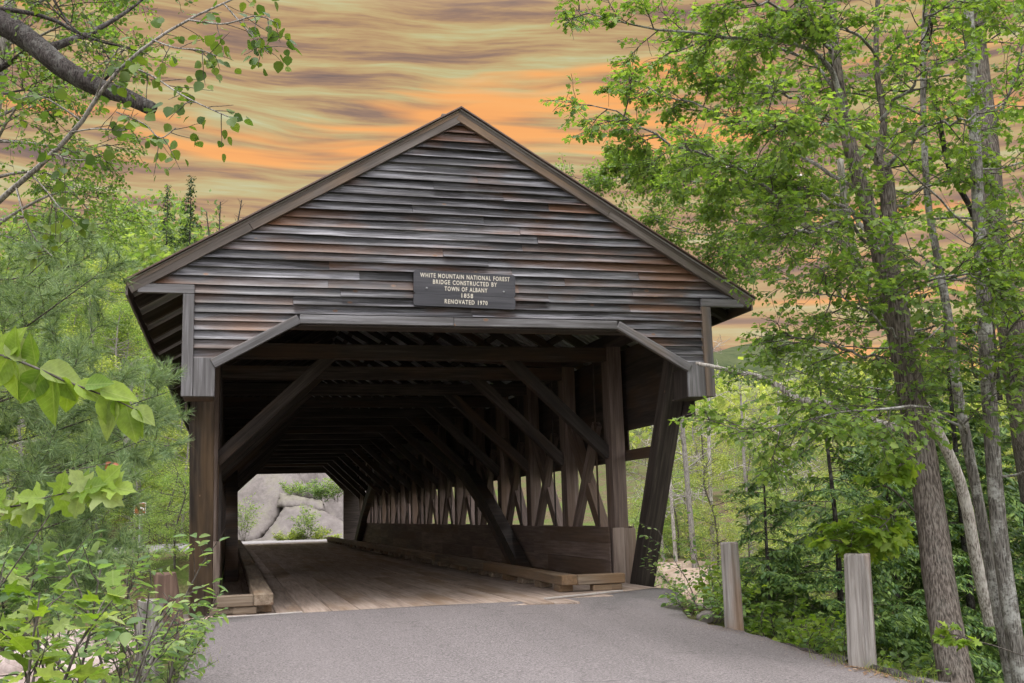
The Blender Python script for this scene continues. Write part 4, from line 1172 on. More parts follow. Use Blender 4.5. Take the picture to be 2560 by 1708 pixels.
# ------------------------------------------------------------------ leafy shrubs
def shrub(base, h, label, seed, leaf, T, size, stems=6, per=7, nparts=0, spread=0.55, group='shrubs on the right bank', n2=7, name='shrub', lv=1, up=1.0):
    rg = np.random.default_rng(seed)
    base = np.array(base, float)
    t = empty(name, base, label, 'shrub', group)
    acc = []; st = []
    for i in range(stems):
        a = rg.uniform(0, 2 * math.pi)
        l = branchline(rg, base + [0.1 * math.cos(a), 0.1 * math.sin(a), -0.15], (spread * math.cos(a), spread * math.sin(a), up), h * rg.uniform(0.75, 1.2), 7, 0.1, 0.02)
        st.append((l, 0.011, 0.003))
        ramify(rg, l, n2, h * 0.42, lv, 0.5, 0.04, 0.15, 0.2, 0.8, acc, 0.004)
    for l, r0, r1 in st:
        link('stem', mesh_np('stem', *tube_arrays(l, np.linspace(r0, r1, len(l)), 5), M_TWIG, True), t)
    tag(wood_part('twig_mass', t, [(l, 0.004, 0.0018) for l, r, _ in acc], M_TWIG, 3), kind='stuff')
    G = leaves_on(rg, [l for l, r, v in acc if v == 0] + [s[0][3:] for s in st], per, size, 0.45, 0.25)
    if nparts: G = leaf_objects(t, T, 's%d' % id(T), leaf, G, nparts)
    if len(G[0]): crown_part(t, T, leaf, G)
    return t
kinds = [(L_SHRUB, T_OVATE, 0.085, 'round-leaved green shrub'), (L_MAPLE, T_MAPLE, 0.095, 'low maple seedling clump'), (L_SHRUB, T_MAPLE, 0.10, 'lobe-leaved viburnum shrub'), (L_MAPLEB, T_MAPLE, 0.09, 'bright yellow-green maple shrub')]
rgs = np.random.default_rng(55)
ORD = 'first second third fourth fifth sixth seventh eighth ninth tenth eleventh twelfth thirteenth fourteenth fifteenth sixteenth'.split()
spots = []
for i in range(15):
    q = 1735 + 62 * i + rgs.uniform(-25, 25)
    spots.append((q, (14.0 if 1770 < q < 1920 else 12.8) + rgs.uniform(-0.4, 1.0) - 0.05 * i, 0.75))
for i in range(14): spots.append((1760 + 62 * i + rgs.uniform(-30, 30), 15.5 + rgs.uniform(-0.8, 1.2), 1.15))
for i in range(12): spots.append((1700 + 78 * i + rgs.uniform(-30, 30), 19.5 + rgs.uniform(-1.0, 2.0), 1.7))
for i in range(7): spots.append((2210 + 58 * i + rgs.uniform(-20, 20), 10.4 + rgs.uniform(-0.3, 0.3), 0.6))
for i, (px, dp, h) in enumerate(spots):
    kd = kinds[int(rgs.integers(0, 4)) if i % 5 else 0]
    row, j = (('front row at the road edge', i) if i < 15 else ('middle row on the bank', i - 15) if i < 29 else ('back row near the river', i - 29) if i < 41 else ('foot of the big maple', i - 41))
    shrub(on_ground(px, dp), h * rgs.uniform(0.8, 1.25), '%s, %s from the bridge in the %s' % (kd[3], ORD[j], row), 600 + i, kd[0], kd[1], kd[2], 6, 7, 0, 0.6)
# a bright broad-leaved maple shoot in front of the hemlock
slim_tree('maple_shoot', 'bright young maple shoot hanging left of the big trunk', [(2330, 1330, 10.6), (2260, 1250, 10.2), (2210, 1215, 10.0), (2160, 1230, 9.9)], 0.012, 0.004, M_TWIG, L_MAPLEB, T_MAPLED, 0.125, [([(2260, 1250, 10.2), (2230, 1290, 9.9), (2190, 1330, 9.8)], 0.005), ([(2230, 1230, 10.1), (2200, 1190, 9.9), (2260, 1160, 9.9)], 0.005), ([(2300, 1300, 10.4), (2240, 1330, 10.0), (2150, 1370, 9.8), (2090, 1350, 9.8)], 0.005)], 210, 6, 0, 5, nparts=200, branch=0.3)
slim_tree('maple_shoot', 'small bright maple sprig across the foot of the big maple', [(2560, 1640, 9.0), (2470, 1610, 8.9), (2410, 1600, 8.8), (2370, 1602, 8.8)], 0.006, 0.003, M_TWIG, L_MAPLEB, T_MAPLED, 0.075, [([(2430, 1600, 8.8), (2400, 1590, 8.75), (2375, 1585, 8.7)], 0.003)], 211, 5, 0, 4, nparts=60, branch=0.12)

# ------------------------------------------------------------------ left: aspen overhanging the frame corner
rng = np.random.default_rng(77)
AS = empty('aspen_tree', (-5.9, -5.6, float(terr(-5.9, -5.6))), 'aspen with round leaves hanging over the upper left corner', 'tree')
trk = smooth_line([(-5.9, -5.6, float(terr(-5.9, -5.6)) - 0.3), (-5.75, -5.7, 2.0), (-5.6, -5.8, 4.2), (-5.5, -5.7, 6.5)], 20)
V, F = lumpy(trk, np.linspace(0.14, 0.07, 20), 14, 9); link('trunk', mesh_np('trunk', V, F, M_ASPENB, True), AS)
asp = [
    ([(-60, 560, 6.6), (0, 500, 6.4), (110, 405, 6.2), (200, 310, 6.1), (270, 205, 6.0), (360, 120, 6.0), (470, 50, 6.0), (600, -10, 6.0), (700, -60, 6)], 0.020),
    ([(310, 160, 6.0), (380, 190, 5.9), (450, 235, 5.8), (520, 270, 5.7), (590, 300, 5.7)], 0.006),
    ([(180, 330, 6.1), (240, 322, 6.0), (300, 326, 6.0), (330, 322, 6)], 0.005),
    ([(130, 375, 6.2), (160, 395, 6.1), (210, 400, 6.0), (245, 388, 6.0)], 0.004),
    ([(290, 280, 6.0), (360, 310, 5.9), (400, 345, 5.8), (440, 320, 5.8)], 0.004),
    ([(380, 100, 6.0), (440, 120, 5.9), (500, 125, 5.8), (540, 140, 5.8)], 0.005),
    ([(470, 50, 6.0), (560, 60, 5.9), (640, 40, 5.8), (700, 60, 5.8)], 0.006),
    ([(560, 10, 6.0), (640, 100, 5.9), (670, 130, 5.9)], 0.005),
    ([(70, 430, 6.3), (110, 470, 6.2), (150, 520, 6.1), (190, 560, 6.1)], 0.005),
    ([(40, 470, 6.3), (60, 540, 6.2), (90, 600, 6.2), (130, 640, 6.1)], 0.005),
    ([(200, 300, 6.1), (140, 260, 6.0), (90, 240, 6.0), (40, 250, 6.0)], 0.006),
    ([(240, 240, 6.0), (270, 160, 5.9), (300, 120, 5.9)], 0.005),
]
tw = []
st_ = smooth_line([trk[9], trk[9] * 0.5 + at(-60, 560, 6.6) * 0.5 + np.array([0, 0, -0.12]), at(-60, 560, 6.6)], 10)
link('limb', mesh_np('limb', *tube_arrays(st_, np.linspace(0.034, 0.020, 10), 8), M_ASPENB, True), AS)
for pts, r in asp:
    ln = line_px(pts, 14)
    link('limb', mesh_np('limb', *tube_arrays(ln, np.linspace(r, 0.003, 14), 7), M_ASPENB, True), AS)
    ramify(rng, ln, int(5 + 7 * np.linalg.norm(ln[-1] - ln[0])), 0.24, 1, 0.4, 0.05, 0.0, 0.2, 0.6, tw, 0.003)
tag(wood_part('twig_mass', AS, [(l, 0.0028, 0.0014) for l, r, lv in tw], M_TWIG, 4), kind='stuff')
G = leaves_on(rng, [l for l, r, lv in tw if rng.random() < 0.8], 4, 0.066, 0.9, 0.5, 0.03, 0.5)
# aspen leaves hang edgewise from long stalks
G = (G[0] + rng.normal(size=G[0].shape) * 0.02, G[1], G[2], G[3])
print('aspen leaves', len(G[0]))
G = leaf_objects(AS, T_ASPEN, 'aspen', L_ASPEN, G, 300)
if len(G[0]): crown_part(AS, T_ASPEN, L_ASPEN, G)

# broken dark limb of an old tree standing left of the frame
OL = empty('old_ash', (-6.9, -2.9, float(terr(-6.9, -2.9))), 'old dark tree whose broken lichened limb crosses the upper left corner', 'tree')
tb = float(terr(-6.9, -2.9))
V, F = lumpy(smooth_line([(-6.9, -2.9, tb - 0.4), (-6.85, -2.95, 2.5), (-6.7, -3.0, 5.2), (-6.9, -2.8, 9)], 24), np.linspace(0.26, 0.16, 24), 16, 12); link('trunk', mesh_np('trunk', V, F, M_BARKD, True), OL)
lb = line_px([(-320, -120, 11.2), (-120, 0, 10.6), (0, 55, 10.0), (80, 105, 9.8), (160, 170, 9.6), (240, 215, 9.4), (310, 240, 9.2), (378, 272, 9.0)], 30)
V, F = lumpy(smooth_line(lb, 44), np.interp(np.linspace(0, 1, 44), [0, .5, 1], [0.13, 0.10, 0.062]), 14, 13, 0.07); link('limb', mesh_np('limb', V, F, M_BARKD, True), OL)
acc = []
for pts, r in (([(-100, 10, 10.4), (0, 22, 10.0), (60, 30, 9.9), (130, 48, 9.8), (200, 85, 9.7), (260, 106, 9.6), (300, 115, 9.6), (370, 135, 9.5)], 0.028), ([(90, 130, 9.8), (170, 105, 10.2), (250, 70, 10.8), (330, 20, 11.2), (400, -40, 11.4)], 0.05), ([(-40, 190, 10.8), (20, 160, 10.6), (60, 125, 10.2)], 0.05), ([(170, 55, 9.8), (140, 10, 9.9), (110, -40, 10)], 0.012), ([(200, 85, 9.7), (150, 40, 9.7), (115, 0, 9.7)], 0.010), ([(10, 235, 10), (70, 225, 9.9), (90, 245, 9.8)], 0.012), ([(250, 210, 9.4), (290, 175, 9.3), (330, 160, 9.3)], 0.014)):
    l = line_px(pts, 12)
    link('limb', mesh_np('limb', *tube_arrays(l, np.linspace(r, 0.006, 12), 7), M_BARKD, True), OL)
    ramify(rng, l, 7, 0.7, 2, 0.2, 0.0, 0.0, 0.2, 0.5, acc, 0.006, 0.2)
tag(wood_part('twig_mass', OL, [(l, r, 0.002) for l, r, lv in acc], M_BARKD, 3), kind='stuff')
G = leaves_on(rng, [l for l, r, lv in acc if rng.random() < 0.6], 5, 0.06, 0.8, 0.3, 0.03, 0.5)
G = leaf_objects(OL, T_OVATE, 'ash', L_ASPEN, G, 120)
crown_part(OL, T_OVATE, L_ASPEN, G)

# small-leaved tree farther left behind it, leaves hanging in front of the hillside
slim_tree('birch_tree', 'tall small-leaved birch behind the aspen at far left', [(-160, 1500, 15), (-120, 1000, 15), (-60, 600, 15), (-20, 300, 15), (20, 50, 15), (40, -200, 15)], 0.16, 0.06, M_ASPENB, L_BIRCHL, T_BIRCH, 0.062,
    [([(-60, 600, 15), (60, 520, 14.6), (160, 480, 14.3), (260, 500, 14.2)], 0.03), ([(-20, 300, 15), (100, 240, 14.5), (220, 180, 14.2), (330, 110, 14.1)], 0.03), ([(-30, 350, 15), (90, 360, 14.4), (190, 380, 14.2), (270, 360, 14.2)], 0.03), ([(-40, 450, 15), (70, 430, 15.5), (150, 450, 15.7), (250, 560, 15.8)], 0.03), ([(0, 150, 15), (120, 80, 14.7), (240, 30, 14.5)], 0.03), ([(-60, 560, 15), (40, 600, 14.8), (120, 620, 14.6)], 0.025), ([(20, 60, 15), (150, -20, 14.6), (300, -40, 14.4)], 0.03), ([(-40, 420, 15), (20, 300, 13.6), (100, 200, 13.2)], 0.03), ([(-60, 560, 15), (100, 540, 16), (250, 560, 16.4), (330, 520, 16.6)], 0.03)], 401, 12, 5, 8, branch=0.9)

# ------------------------------------------------------------------ white pine boughs at left
def pine(base, h, boughs, label, seed):
    rg = np.random.default_rng(seed)
    base = np.array(base, float)
    t = empty('white_pine', base, label, 'tree')
    ln = smooth_line([base - [0, 0, 0.3], base + [0.05, 0, h * 0.5], base + [0, 0.1, h]], 14)
    link('trunk', mesh_np('trunk', *tube_arrays(ln, np.linspace(0.13, 0.05, 14), 10), M_BARKD, True), t)
    P, A, N, S = [], [], [], []
    tw = []
    for pts, r in boughs:
        l = line_px(pts, 14)
        link('bough', mesh_np('bough', *tube_arrays(l, np.linspace(r, 0.003, 14), 6), M_TWIG, True), t)
        acc = ramify(rg, l, int(5 + 6 * np.linalg.norm(l[-1] - l[0])), 0.42, 2, 0.35, -0.02, 0.12, 0.15, 0.9, [], 0.004)
        tw += [(q, rr_) for q, rr_, _ in acc] + [(l[6:], r * 0.5)]
    tag(wood_part('twig_mass', t, [(l, max(0.0025, r * 0.6), 0.0018) for l, r in tw], M_TWIG, 3), kind='stuff')
    gs = []
    for ls in by_len([l for l, r in tw]):
        m, q = 9, 6
        p, d = stations(ls, np.repeat(0.2 + 0.8 * (np.arange(m)[None, :] + 0.5) / m, len(ls), 0))
        p = np.repeat(p.reshape(-1, 3), q, 0); d = np.repeat(d.reshape(-1, 3), q, 0)
        A = d * rg.uniform(0.5, 1.1, (len(d), 1)) + rg.normal(size=d.shape) * 0.55
        gs.append((p, unit(A), rg.normal(size=d.shape), rg.uniform(0.07, 0.115, len(d))))
    G = cat(*gs); P = G[0]
    print('pine needles', len(P))
    crown_part(t, (T_NEEDLE[0] * np.array([1, 2.0, 1]), T_NEEDLE[1]), L_PINE, G, 'needles')
pb = []
for (x0, y0, x1, y1, d0, d1) in ((-80, 900, 240, 690, 8.2, 7.6), (-80, 1040, 230, 840, 8.4, 7.8), (-80, 1130, 420, 980, 8.6, 7.9), (-80, 1250, 360, 1100, 8.4, 7.6), (-80, 1370, 330, 1240, 8.2, 7.4), (-80, 1480, 300, 1350, 8.0, 7.3), (-80, 800, 180, 590, 8.8, 8.4), (-60, 1230, 440, 1040, 9.2, 9.2), (-60, 700, 200, 660, 9.2, 8.8), (-60, 980, 330, 940, 9.6, 9.2), (-60, 1560, 240, 1490, 7.4, 6.9), (-60, 1160, 260, 1180, 7.6, 7.0), (-80, 1430, 200, 1440, 7.2, 6.6), (-80, 1020, 180, 930, 7.6, 7.1)):
    pb.append(([(x0, y0, d0), ((x0 * 0.6 + x1 * 0.4), y0 * 0.6 + y1 * 0.4 + 12, d0 * 0.6 + d1 * 0.4), (x1, y1, d1)], 0.011))
pine((-5.6, -4.6, float(terr(-5.6, -4.6))), 7.0, pb, 'young white pine with long soft needles at the left edge', 501)

# ------------------------------------------------------------------ foreground twigs and seedlings at left
def twig_thing(name, label, stem, r, spots, T, leaf, mat=M_TWIG, seed=1, cat_='branch', sub=(), root=None):
    """spots: (px, py, depth, size, angle in the picture, tilt) measured leaf by leaf"""
    rg = np.random.default_rng(seed)
    ln = line_px(stem, 16)
    t = empty(name, ln[0], label, cat_)
    link('stem', mesh_np('stem', *tube_arrays(ln, np.linspace(r, 0.0012, 16), 6), mat, True), t)
    if root is not None:      # the parent stem, rooted on the bank left of the frame
        q = np.array([root[0], root[1], float(terr(root[0], root[1])) - 0.2])
        l = smooth_line([q, q * 0.45 + ln[0] * 0.55 + np.array([-0.12, 0, 0.1]), ln[0]], 12)
        link('main_stem', mesh_np('main_stem', *tube_arrays(l, np.linspace(r * 3.2, r, 12), 7), mat, True), t)
    for sp in sub:
        l = line_px(sp, 8)
        link('stem', mesh_np('stem', *tube_arrays(l, np.linspace(r * 0.5, 0.0012, 8), 5), mat, True), t)
    P, A, N, S = [], [], [], []
    for px, py, dp, sz, ang, fx, fy in spots:
        P.append(at(px, py, dp))
        a = math.radians(ang)
        A.append(CAM_R * math.cos(a) + CAM_U * math.sin(a) + CAM_F * rg.uniform(-0.35, 0.2))
        N.append(-CAM_F + CAM_R * fx + CAM_U * fy)
        S.append(sz)
    G = tuple(np.array(q) for q in (P, A, N, S))
    leaf_objects(t, T, name, leaf, G, 400)
    return t
D0 = 2.05
def L_(px, py, sz, ang, fx=0.3, fy=0.5, d=D0): return (px, py, d, sz / 2604.75 * d, ang, fx, fy)
twig_thing('hornbeam_branch', 'leafy branch with large toothed leaves in the left foreground', [(-60, 880, D0), (20, 893, D0), (90, 920, D0), (170, 955, D0), (250, 985, D0), (310, 1010, D0), (350, 1030, D0)], 0.0035, [
    L_(90, 912, 85, -250, -.6, .6), L_(60, 905, 95, 118, .5, .7), L_(40, 895, 80, 95, -.4, .9), L_(100, 920, 110, -15, .2, 1.2), L_(105, 925, 100, -118, .7, .2), L_(130, 940, 125, -95, -.5, .3), L_(175, 955, 85, -105, .2, .3), L_(150, 945, 70, -60, -.6, .6),
    L_(190, 958, 95, -25, .1, 1.3), L_(215, 962, 75, 12, -.2, .9), L_(250, 975, 95, -8, .2, 1.2), L_(265, 985, 85, -80, .5, .2), L_(290, 1000, 105, -110, -.5, .3), L_(285, 1000, 75, -55, .7, .5), L_(315, 1015, 95, -70, .2, .8), L_(340, 1022, 75, -85, -.6, .4), L_(335, 1020, 70, -30, .3, .9),
    L_(20, 893, 100, -120, .3, .3), L_(30, 900, 105, -85, -.6, .2), L_(55, 905, 80, -60, .6, .4), L_(5, 890, 90, 60, .2, 1.0), L_(-10, 885, 90, -150, .3, .5)], T_BIRCH, L_FORE, seed=1, root=(-4.35, -12.15))
D1 = 2.6
def M_(px, py, sz, ang, fx=0.2, fy=0.9): return (px, py, D1, sz / 2604.75 * D1, ang, fx, fy)
twig_thing('maple_twig', 'small maple twig with pointed lobed leaves at left', [(-60, 1275, D1), (40, 1265, D1), (110, 1245, D1), (180, 1230, D1), (260, 1215, D1)], 0.003, [
    M_(110, 1245, 70, 170), M_(100, 1250, 62, -120), M_(60, 1262, 66, 190, .4, .6), M_(70, 1260, 58, -80), M_(150, 1235, 60, 80), M_(150, 1238, 72, -60, -.3, .5), M_(190, 1228, 85, 20), M_(200, 1226, 70, -95, .4, .4), M_(235, 1220, 90, -25, -.2, .8), M_(250, 1216, 75, 50), M_(262, 1214, 80, -5, 0, 1.2), M_(215, 1225, 66, 120), M_(20, 1268, 70, 170), M_(30, 1266, 60, -70), M_(240, 1222, 52, -110, .5, .4), M_(-20, 1270, 60, 60)], T_MAPLED, L_FORE, seed=2, root=(-4.5, -11.6))
D2 = 3.0
twig_thing('red_leaf_sprig', 'tiny reddish leaf sprig in front of the pine needles', [(200, 1172, D2), (235, 1166, D2), (262, 1160, D2), (285, 1158, D2)], 0.0015, [(262, 1160, D2, 0.022, 20, 0.2, 0.8), (280, 1158, D2, 0.026, -15, 0.1, 0.9), (270, 1160, D2, 0.02, -120, 0.3, 0.5)], T_LANCE, L_RED, seed=3, root=(-4.4, -11.1))
# leafy saplings filling the lower left corner
LSH = 'leafy saplings in the lower left corner'
def sap(px, py, dp, h, label, seed, T, leaf, size, stems, nparts, n2=6, per=6, lv=1, spread=0.3):
    shrub(at(px, py, dp), h, label, seed, leaf, T, size, stems, per, nparts, spread, LSH, n2, 'sapling', lv)
sap(285, 1740, 6.2, 1.0, 'slender cherry sapling with narrow leaves beside the left road edge', 701, T_LANCE, L_SHRUB, 0.095, 4, 220, 7, 7)
sap(375, 1725, 7.2, 0.75, 'low lance-leaved sapling spilling over the left road edge', 702, T_LANCE, L_SHRUB, 0.08, 6, 260, 7, 7)
sap(120, 1860, 4.6, 0.85, 'broad-leaved green seedling clump in the lower left corner', 703, T_OVATE, L_SHRUB, 0.085, 4, 150, 5, 6)
sap(20, 1840, 3.9, 0.75, 'maple seedling with big pale leaves at the left edge', 704, T_MAPLED, L_FORE, 0.10, 4, 120, 4, 5)
sap(230, 1900, 5.4, 0.95, 'fine-leaved sapling in front of the grey post', 705, T_OVATE, L_SHRUB, 0.06, 4, 200, 6, 7)
sap(300, 1640, 9.0, 1.15, 'pale green sapling behind the short grey post', 706, T_LANCE, L_SHRUB, 0.085, 4, 200, 6, 7)
sap(120, 1640, 8.5, 1.3, 'bushy green sapling below the pine boughs', 707, T_OVATE, L_SHRUB, 0.075, 5, 200, 6, 7)
sap(400, 1700, 8.3, 0.6, 'small round-leaved clump at the foot of the left posts', 708, T_OVATE, L_SHRUB, 0.07, 6, 200, 6, 7)
sap(40, 1560, 6.5, 0.6, 'shaded green sapling at the left edge', 709, T_MAPLE, L_SHRUB, 0.09, 5, 150, 6, 6)

# ------------------------------------------------------------------ rocks, ledge, far bank
def boulder_mesh(seed, r, mat, sq=(1, 1, 0.7), sub=3, amp=0.22):
    rg = np.random.default_rng(seed)
    bm = bmesh.new(); bmesh.ops.create_icosphere(bm, subdivisions=sub, radius=1.0)
    dirs = unit(rg.normal(size=(9, 3))); cut = rg.uniform(0.62, 0.92, 9)
    for v in bm.verts:
        p = np.array(v.co)
        for d, c in zip(dirs, cut):
            e = p.dot(d) - c
            if e > 0: p = p - d * e * 0.9
        p = p * (1 + 0.04 * math.sin(7 * p[0] + seed) * math.sin(6 * p[1]) + 0.03 * math.sin(13 * p[2] + 5 * p[0]))
        v.co = Vector(p * r * np.array(sq))
    me = bpy.data.meshes.new('boulder'); bm.to_mesh(me); bm.free()
    me.materials.append(mat)
    me.polygons.foreach_set('use_smooth', np.ones(len(me.polygons), bool))
    return me
rgs = np.random.default_rng(90)
rocks = [(150, 1600, 24, 1.6), (330, 1560, 24, 1.5), (250, 1500, 29, 2.0), (60, 1560, 27, 1.6), (380, 1500, 30, 1.5), (300, 1620, 20, 1.1), (200, 1680, 18, 1.0), (120, 1480, 34, 2.2), (330, 1455, 36, 1.8), (30, 1640, 20, 1.2), (270, 1700, 16, 0.8), (420, 1560, 24, 1.2)]
for i, (px, py, dp, r) in enumerate(rocks):
    p = at(px, py, dp)
    o = link('river_boulder', boulder_mesh(800 + i, r, M_PINK, (1.2, 1.0, 0.55)), None, Matrix.Translation((p[0], p[1], -3.6 + 0.2 * r)) @ Matrix.Rotation(rgs.uniform(0, 6), 4, 'Z'))
    tag(o, 'pale pinkish granite boulder in the river left of the bridge', 'rock', 'granite boulders in the river bed')
for i, (px, py, dp, r, lb) in enumerate(((1762, 1532, 13.4, 0.13, 'grey stone at the road edge beside the leafy corner'), (1700, 1395, 36, 0.9, 'grey boulder standing at the start of the sandy path'))):
    p = at(px, py, dp)
    tag(link('stone', boulder_mesh(830 + i, r, M_ROCK, (1, 1, 1.0 if i == 1 else 0.7)), None, Matrix.Translation(Vector((p[0], p[1], float(terr(p[0], p[1])) + 0.3 * r)))), lb, 'rock')

# granite ledge behind the far portal, in tilted slabs
LG = empty('granite_ledge', (0, 53, -0.3), 'grey granite ledge seen through the far portal', 'rock')
def slab(poly, d0, d1, thick, seed):
    """outline measured in the picture, lying back from depth d0 at its foot to d1 at its top"""
    from mathutils.geometry import delaunay_2d_cdt
    rg = np.random.default_rng(seed)
    ys = [p[1] for p in poly]; lo, hi = max(ys), min(ys)
    dense = []
    for i in range(len(poly)):
        a, b = np.array(poly[i], float), np.array(poly[(i + 1) % len(poly)], float)
        m = max(1, int(np.linalg.norm(b - a) / 6))
        for k in range(m):
            dense.append(a + (b - a) * k / m + rg.normal(size=2) * 0.9)
    pts = [Vector(q) for q in dense]
    n = len(pts)
    for x in np.arange(min(p[0] for p in poly), max(p[0] for p in poly), 7):
        for y in np.arange(hi, lo, 7):
            pts.append(Vector((x + rg.uniform(-2, 2), y + rg.uniform(-2, 2))))
    vv, _, ff, *_r = delaunay_2d_cdt(pts, [(i, (i + 1) % n) for i in range(n)], [list(range(n))], 1, 1e-4)
    Q = np.array([[v.x, v.y] for v in vv])
    E = np.array(dense)
    de = np.min(np.linalg.norm(Q[:, None, :] - E[None], axis=2), axis=1)
    V = []
    for (x, y), e in zip(Q, de):
        u = (lo - y) / (lo - hi)
        d = d0 + (d1 - d0) * u + 0.4 * math.exp(-e / 4.0) + 0.2 * math.sin(x * 0.07 + y * 0.05 + seed) + 0.06 * math.sin(x * 0.31 - y * 0.23)
        V.append(at(x, y, d))
    V = np.array(V); nv = len(V)
    back = np.array([at(x, y, d1 + thick) for x, y in Q])
    F = [tuple(f) for f in ff] + [tuple(nv + i for i in f[::-1]) for f in ff]
    # rim
    cnt = {}
    for f in ff:
        for a, b in zip(f, list(f[1:]) + [f[0]]):
            cnt[(a, b)] = 1
    for (a, b) in list(cnt):
        if (b, a) not in cnt: F.append((b, a, nv + a, nv + b))
    link('rock_slab', mesh_np('rock_slab', np.vstack([V, back]), F, M_ROCK, True), LG)
slab([(480, 1358), (480, 1300), (560, 1255), (605, 1215), (650, 1178), (690, 1130), (740, 1170), (765, 1215), (722, 1262), (700, 1290), (668, 1330), (640, 1358)], 66, 74, 4, 1)
slab([(600, 1358), (655, 1345), (690, 1300), (714, 1262), (740, 1258), (800, 1272), (850, 1300), (900, 1325), (960, 1358)], 64.5, 68, 5, 2)
slab([(690, 1268), (700, 1232), (745, 1240), (806, 1252), (812, 1280), (760, 1276)], 67.5, 68.5, 4, 3)
slab([(690, 1250), (702, 1206), (718, 1194), (762, 1208), (792, 1234), (812, 1262), (760, 1255)], 70, 71.5, 4, 4)
slab([(790, 1330), (800, 1240), (740, 1215), (690, 1180), (690, 1090), (1000, 1060), (1010, 1340)], 73, 79, 4, 5)
slab([(520, 1250), (560, 1190), (640, 1120), (700, 1060), (800, 1050), (800, 1200), (600, 1260)], 78, 82, 4, 6)
for i, (px, py, dp, h, lb, lf) in enumerate(((610, 1350, 62, 2.6, 'bright sapling against the ledge at left of the far portal', L_BGG), (765, 1352, 61, 1.9, 'young sapling in the middle of the far portal', L_BGG), (720, 1352, 61, 0.8, 'low bright bush at the far roadside, left one', L_BGY), (740, 1352, 61.5, 0.75, 'low bright bush at the far roadside, middle one', L_BGY), (805, 1352, 61, 0.9, 'low bright bush at the far roadside, right one', L_BGY), (735, 1236, 69.5, 1.1, 'round green bush in the cleft of the ledge', L_BGG), (785, 1242, 69.5, 1.3, 'dark green bush on the ledge shelf', L_SHRUB), (810, 1250, 69.5, 1.2, 'green bush at the right end of the ledge shelf', L_SHRUB), (690, 1195, 74, 1.0, 'bush on the crest of the ledge', L_SHRUB), (840, 1250, 70, 2.0, 'leafy bush hanging over the right side of the ledge', L_BGG))):
    shrub(at(px, py, dp), h, lb, 900 + i, lf, T_RHOMB, 0.14, 10, 10, 0, 0.9 if h < 1.5 else 0.35, None, 10, 'bush', 1)

# stone retaining wall of the far road, left of the bridge
RW = empty('retaining_wall', (-10, 46, -3.5), 'stone retaining wall under the far road across the river', 'wall')
rgs = np.random.default_rng(17)
stone_me = [boulder_mesh(850 + i, 1.0, M_WALL, (1, 1, 1), 2) for i in range(5)]
for row, z in enumerate((-0.55, -1.15, -1.75)):
    x = -24.0 + 0.4 * row
    while x < -4.3:
        wd = rgs.uniform(0.8, 1.7)
        M = Matrix.Translation((x + wd / 2, 45.9 - 0.25 * row, z)) @ Matrix.Diagonal((wd * 0.60, 0.5, 0.36, 1)) 
        link('wall_stone', stone_me[int(rgs.integers(0, 5))], RW, M)
        x += wd

# ------------------------------------------------------------------ woodland behind
def decid_mesh(seed, h, mat, n_clump=70, per=80, size=0.2, spread=0.30, zlo=0.3):
    rg = np.random.default_rng(seed)
    C = []
    for i in range(n_clump):
        u = zlo + (1 - zlo) * rg.random() ** 0.8
        rad = h * spread * math.sin(math.pi * min(1, 0.18 + 0.80 * (u - zlo) / (1 - zlo))) ** 0.7
        a = rg.uniform(0, 6.283); q = rad * math.sqrt(rg.uniform(0.15, 1))
        C.append((q * math.cos(a), q * math.sin(a), u * h))
    C = np.array(C)
    P = (C[:, None, :] + rg.normal(size=(n_clump, per, 3)) * np.array([0.45, 0.45, 0.26]) * h / 12).reshape(-1, 3)
    m = len(P)
    A = rg.normal(size=(m, 3)); A[:, 2] *= 0.4; A[:, 2] -= 0.2
    N = UPZ + rg.normal(size=(m, 3)) * 0.6
    S = size * rg.uniform(0.6, 1.2, m)
    return mesh_np('crown', *scatter(T_RHOMB, P, A, N, S), mat), C
def trunk_mesh(seed, h, C, mat, r):
    rg = np.random.default_rng(seed)
    ln = smooth_line([(0, 0, -0.5), (0.02 * h * rg.normal(), 0.02 * h * rg.normal(), 0.4 * h), (0.03 * h * rg.normal(), 0.03 * h * rg.normal(), 0.75 * h), (0, 0, 0.97 * h)], 12)
    parts = [tube_arrays(ln, np.linspace(r, 0.02, 12), 8)]
    for c in C[::2]:
        p, _ = interp(ln, max(0.2, c[2] / h - 0.14))
        mid = (p + c) / 2 + rg.normal(size=3) * 0.15
        parts.append(tube_arrays(smooth_line([p, mid, c], 6), np.linspace(r * 0.28, 0.012, 6), 4))
    return mesh_np('trunk', *join(parts), mat, True)
def conifer_mesh(seed, h, mat, nb=95, size=0.34, spread=0.2):
    rg = np.random.default_rng(seed)
    P, A, N, S = [], [], [], []
    for i in range(nb):
        u = 0.12 + 0.88 * (i + rg.random()) / nb
        L = h * spread * (1 - u) * rg.uniform(0.6, 1.15) + 0.3
        a = rg.uniform(0, 6.283); d = np.array([math.cos(a), math.sin(a), 0.0])
        m = int(8 + L * 14)
        for j in range(m):
            q = rg.uniform(0.1, 1)
            P.append(d * L * q + [0, 0, u * h - 0.25 * L * q * q] + rg.normal(size=3) * [0.14, 0.14, 0.05]); A.append(d * 0.7 + rg.normal(size=3) * 0.6 + [0, 0, -0.3]); N.append(UPZ + rg.normal(size=3) * 0.35); S.append(size * rg.uniform(0.5, 1.1))
    return mesh_np('crown', *scatter(T_SPRIG if size < 0.3 else T_RHOMB, *[np.array(q) for q in (P, A, N, S)]), mat)
TM = []
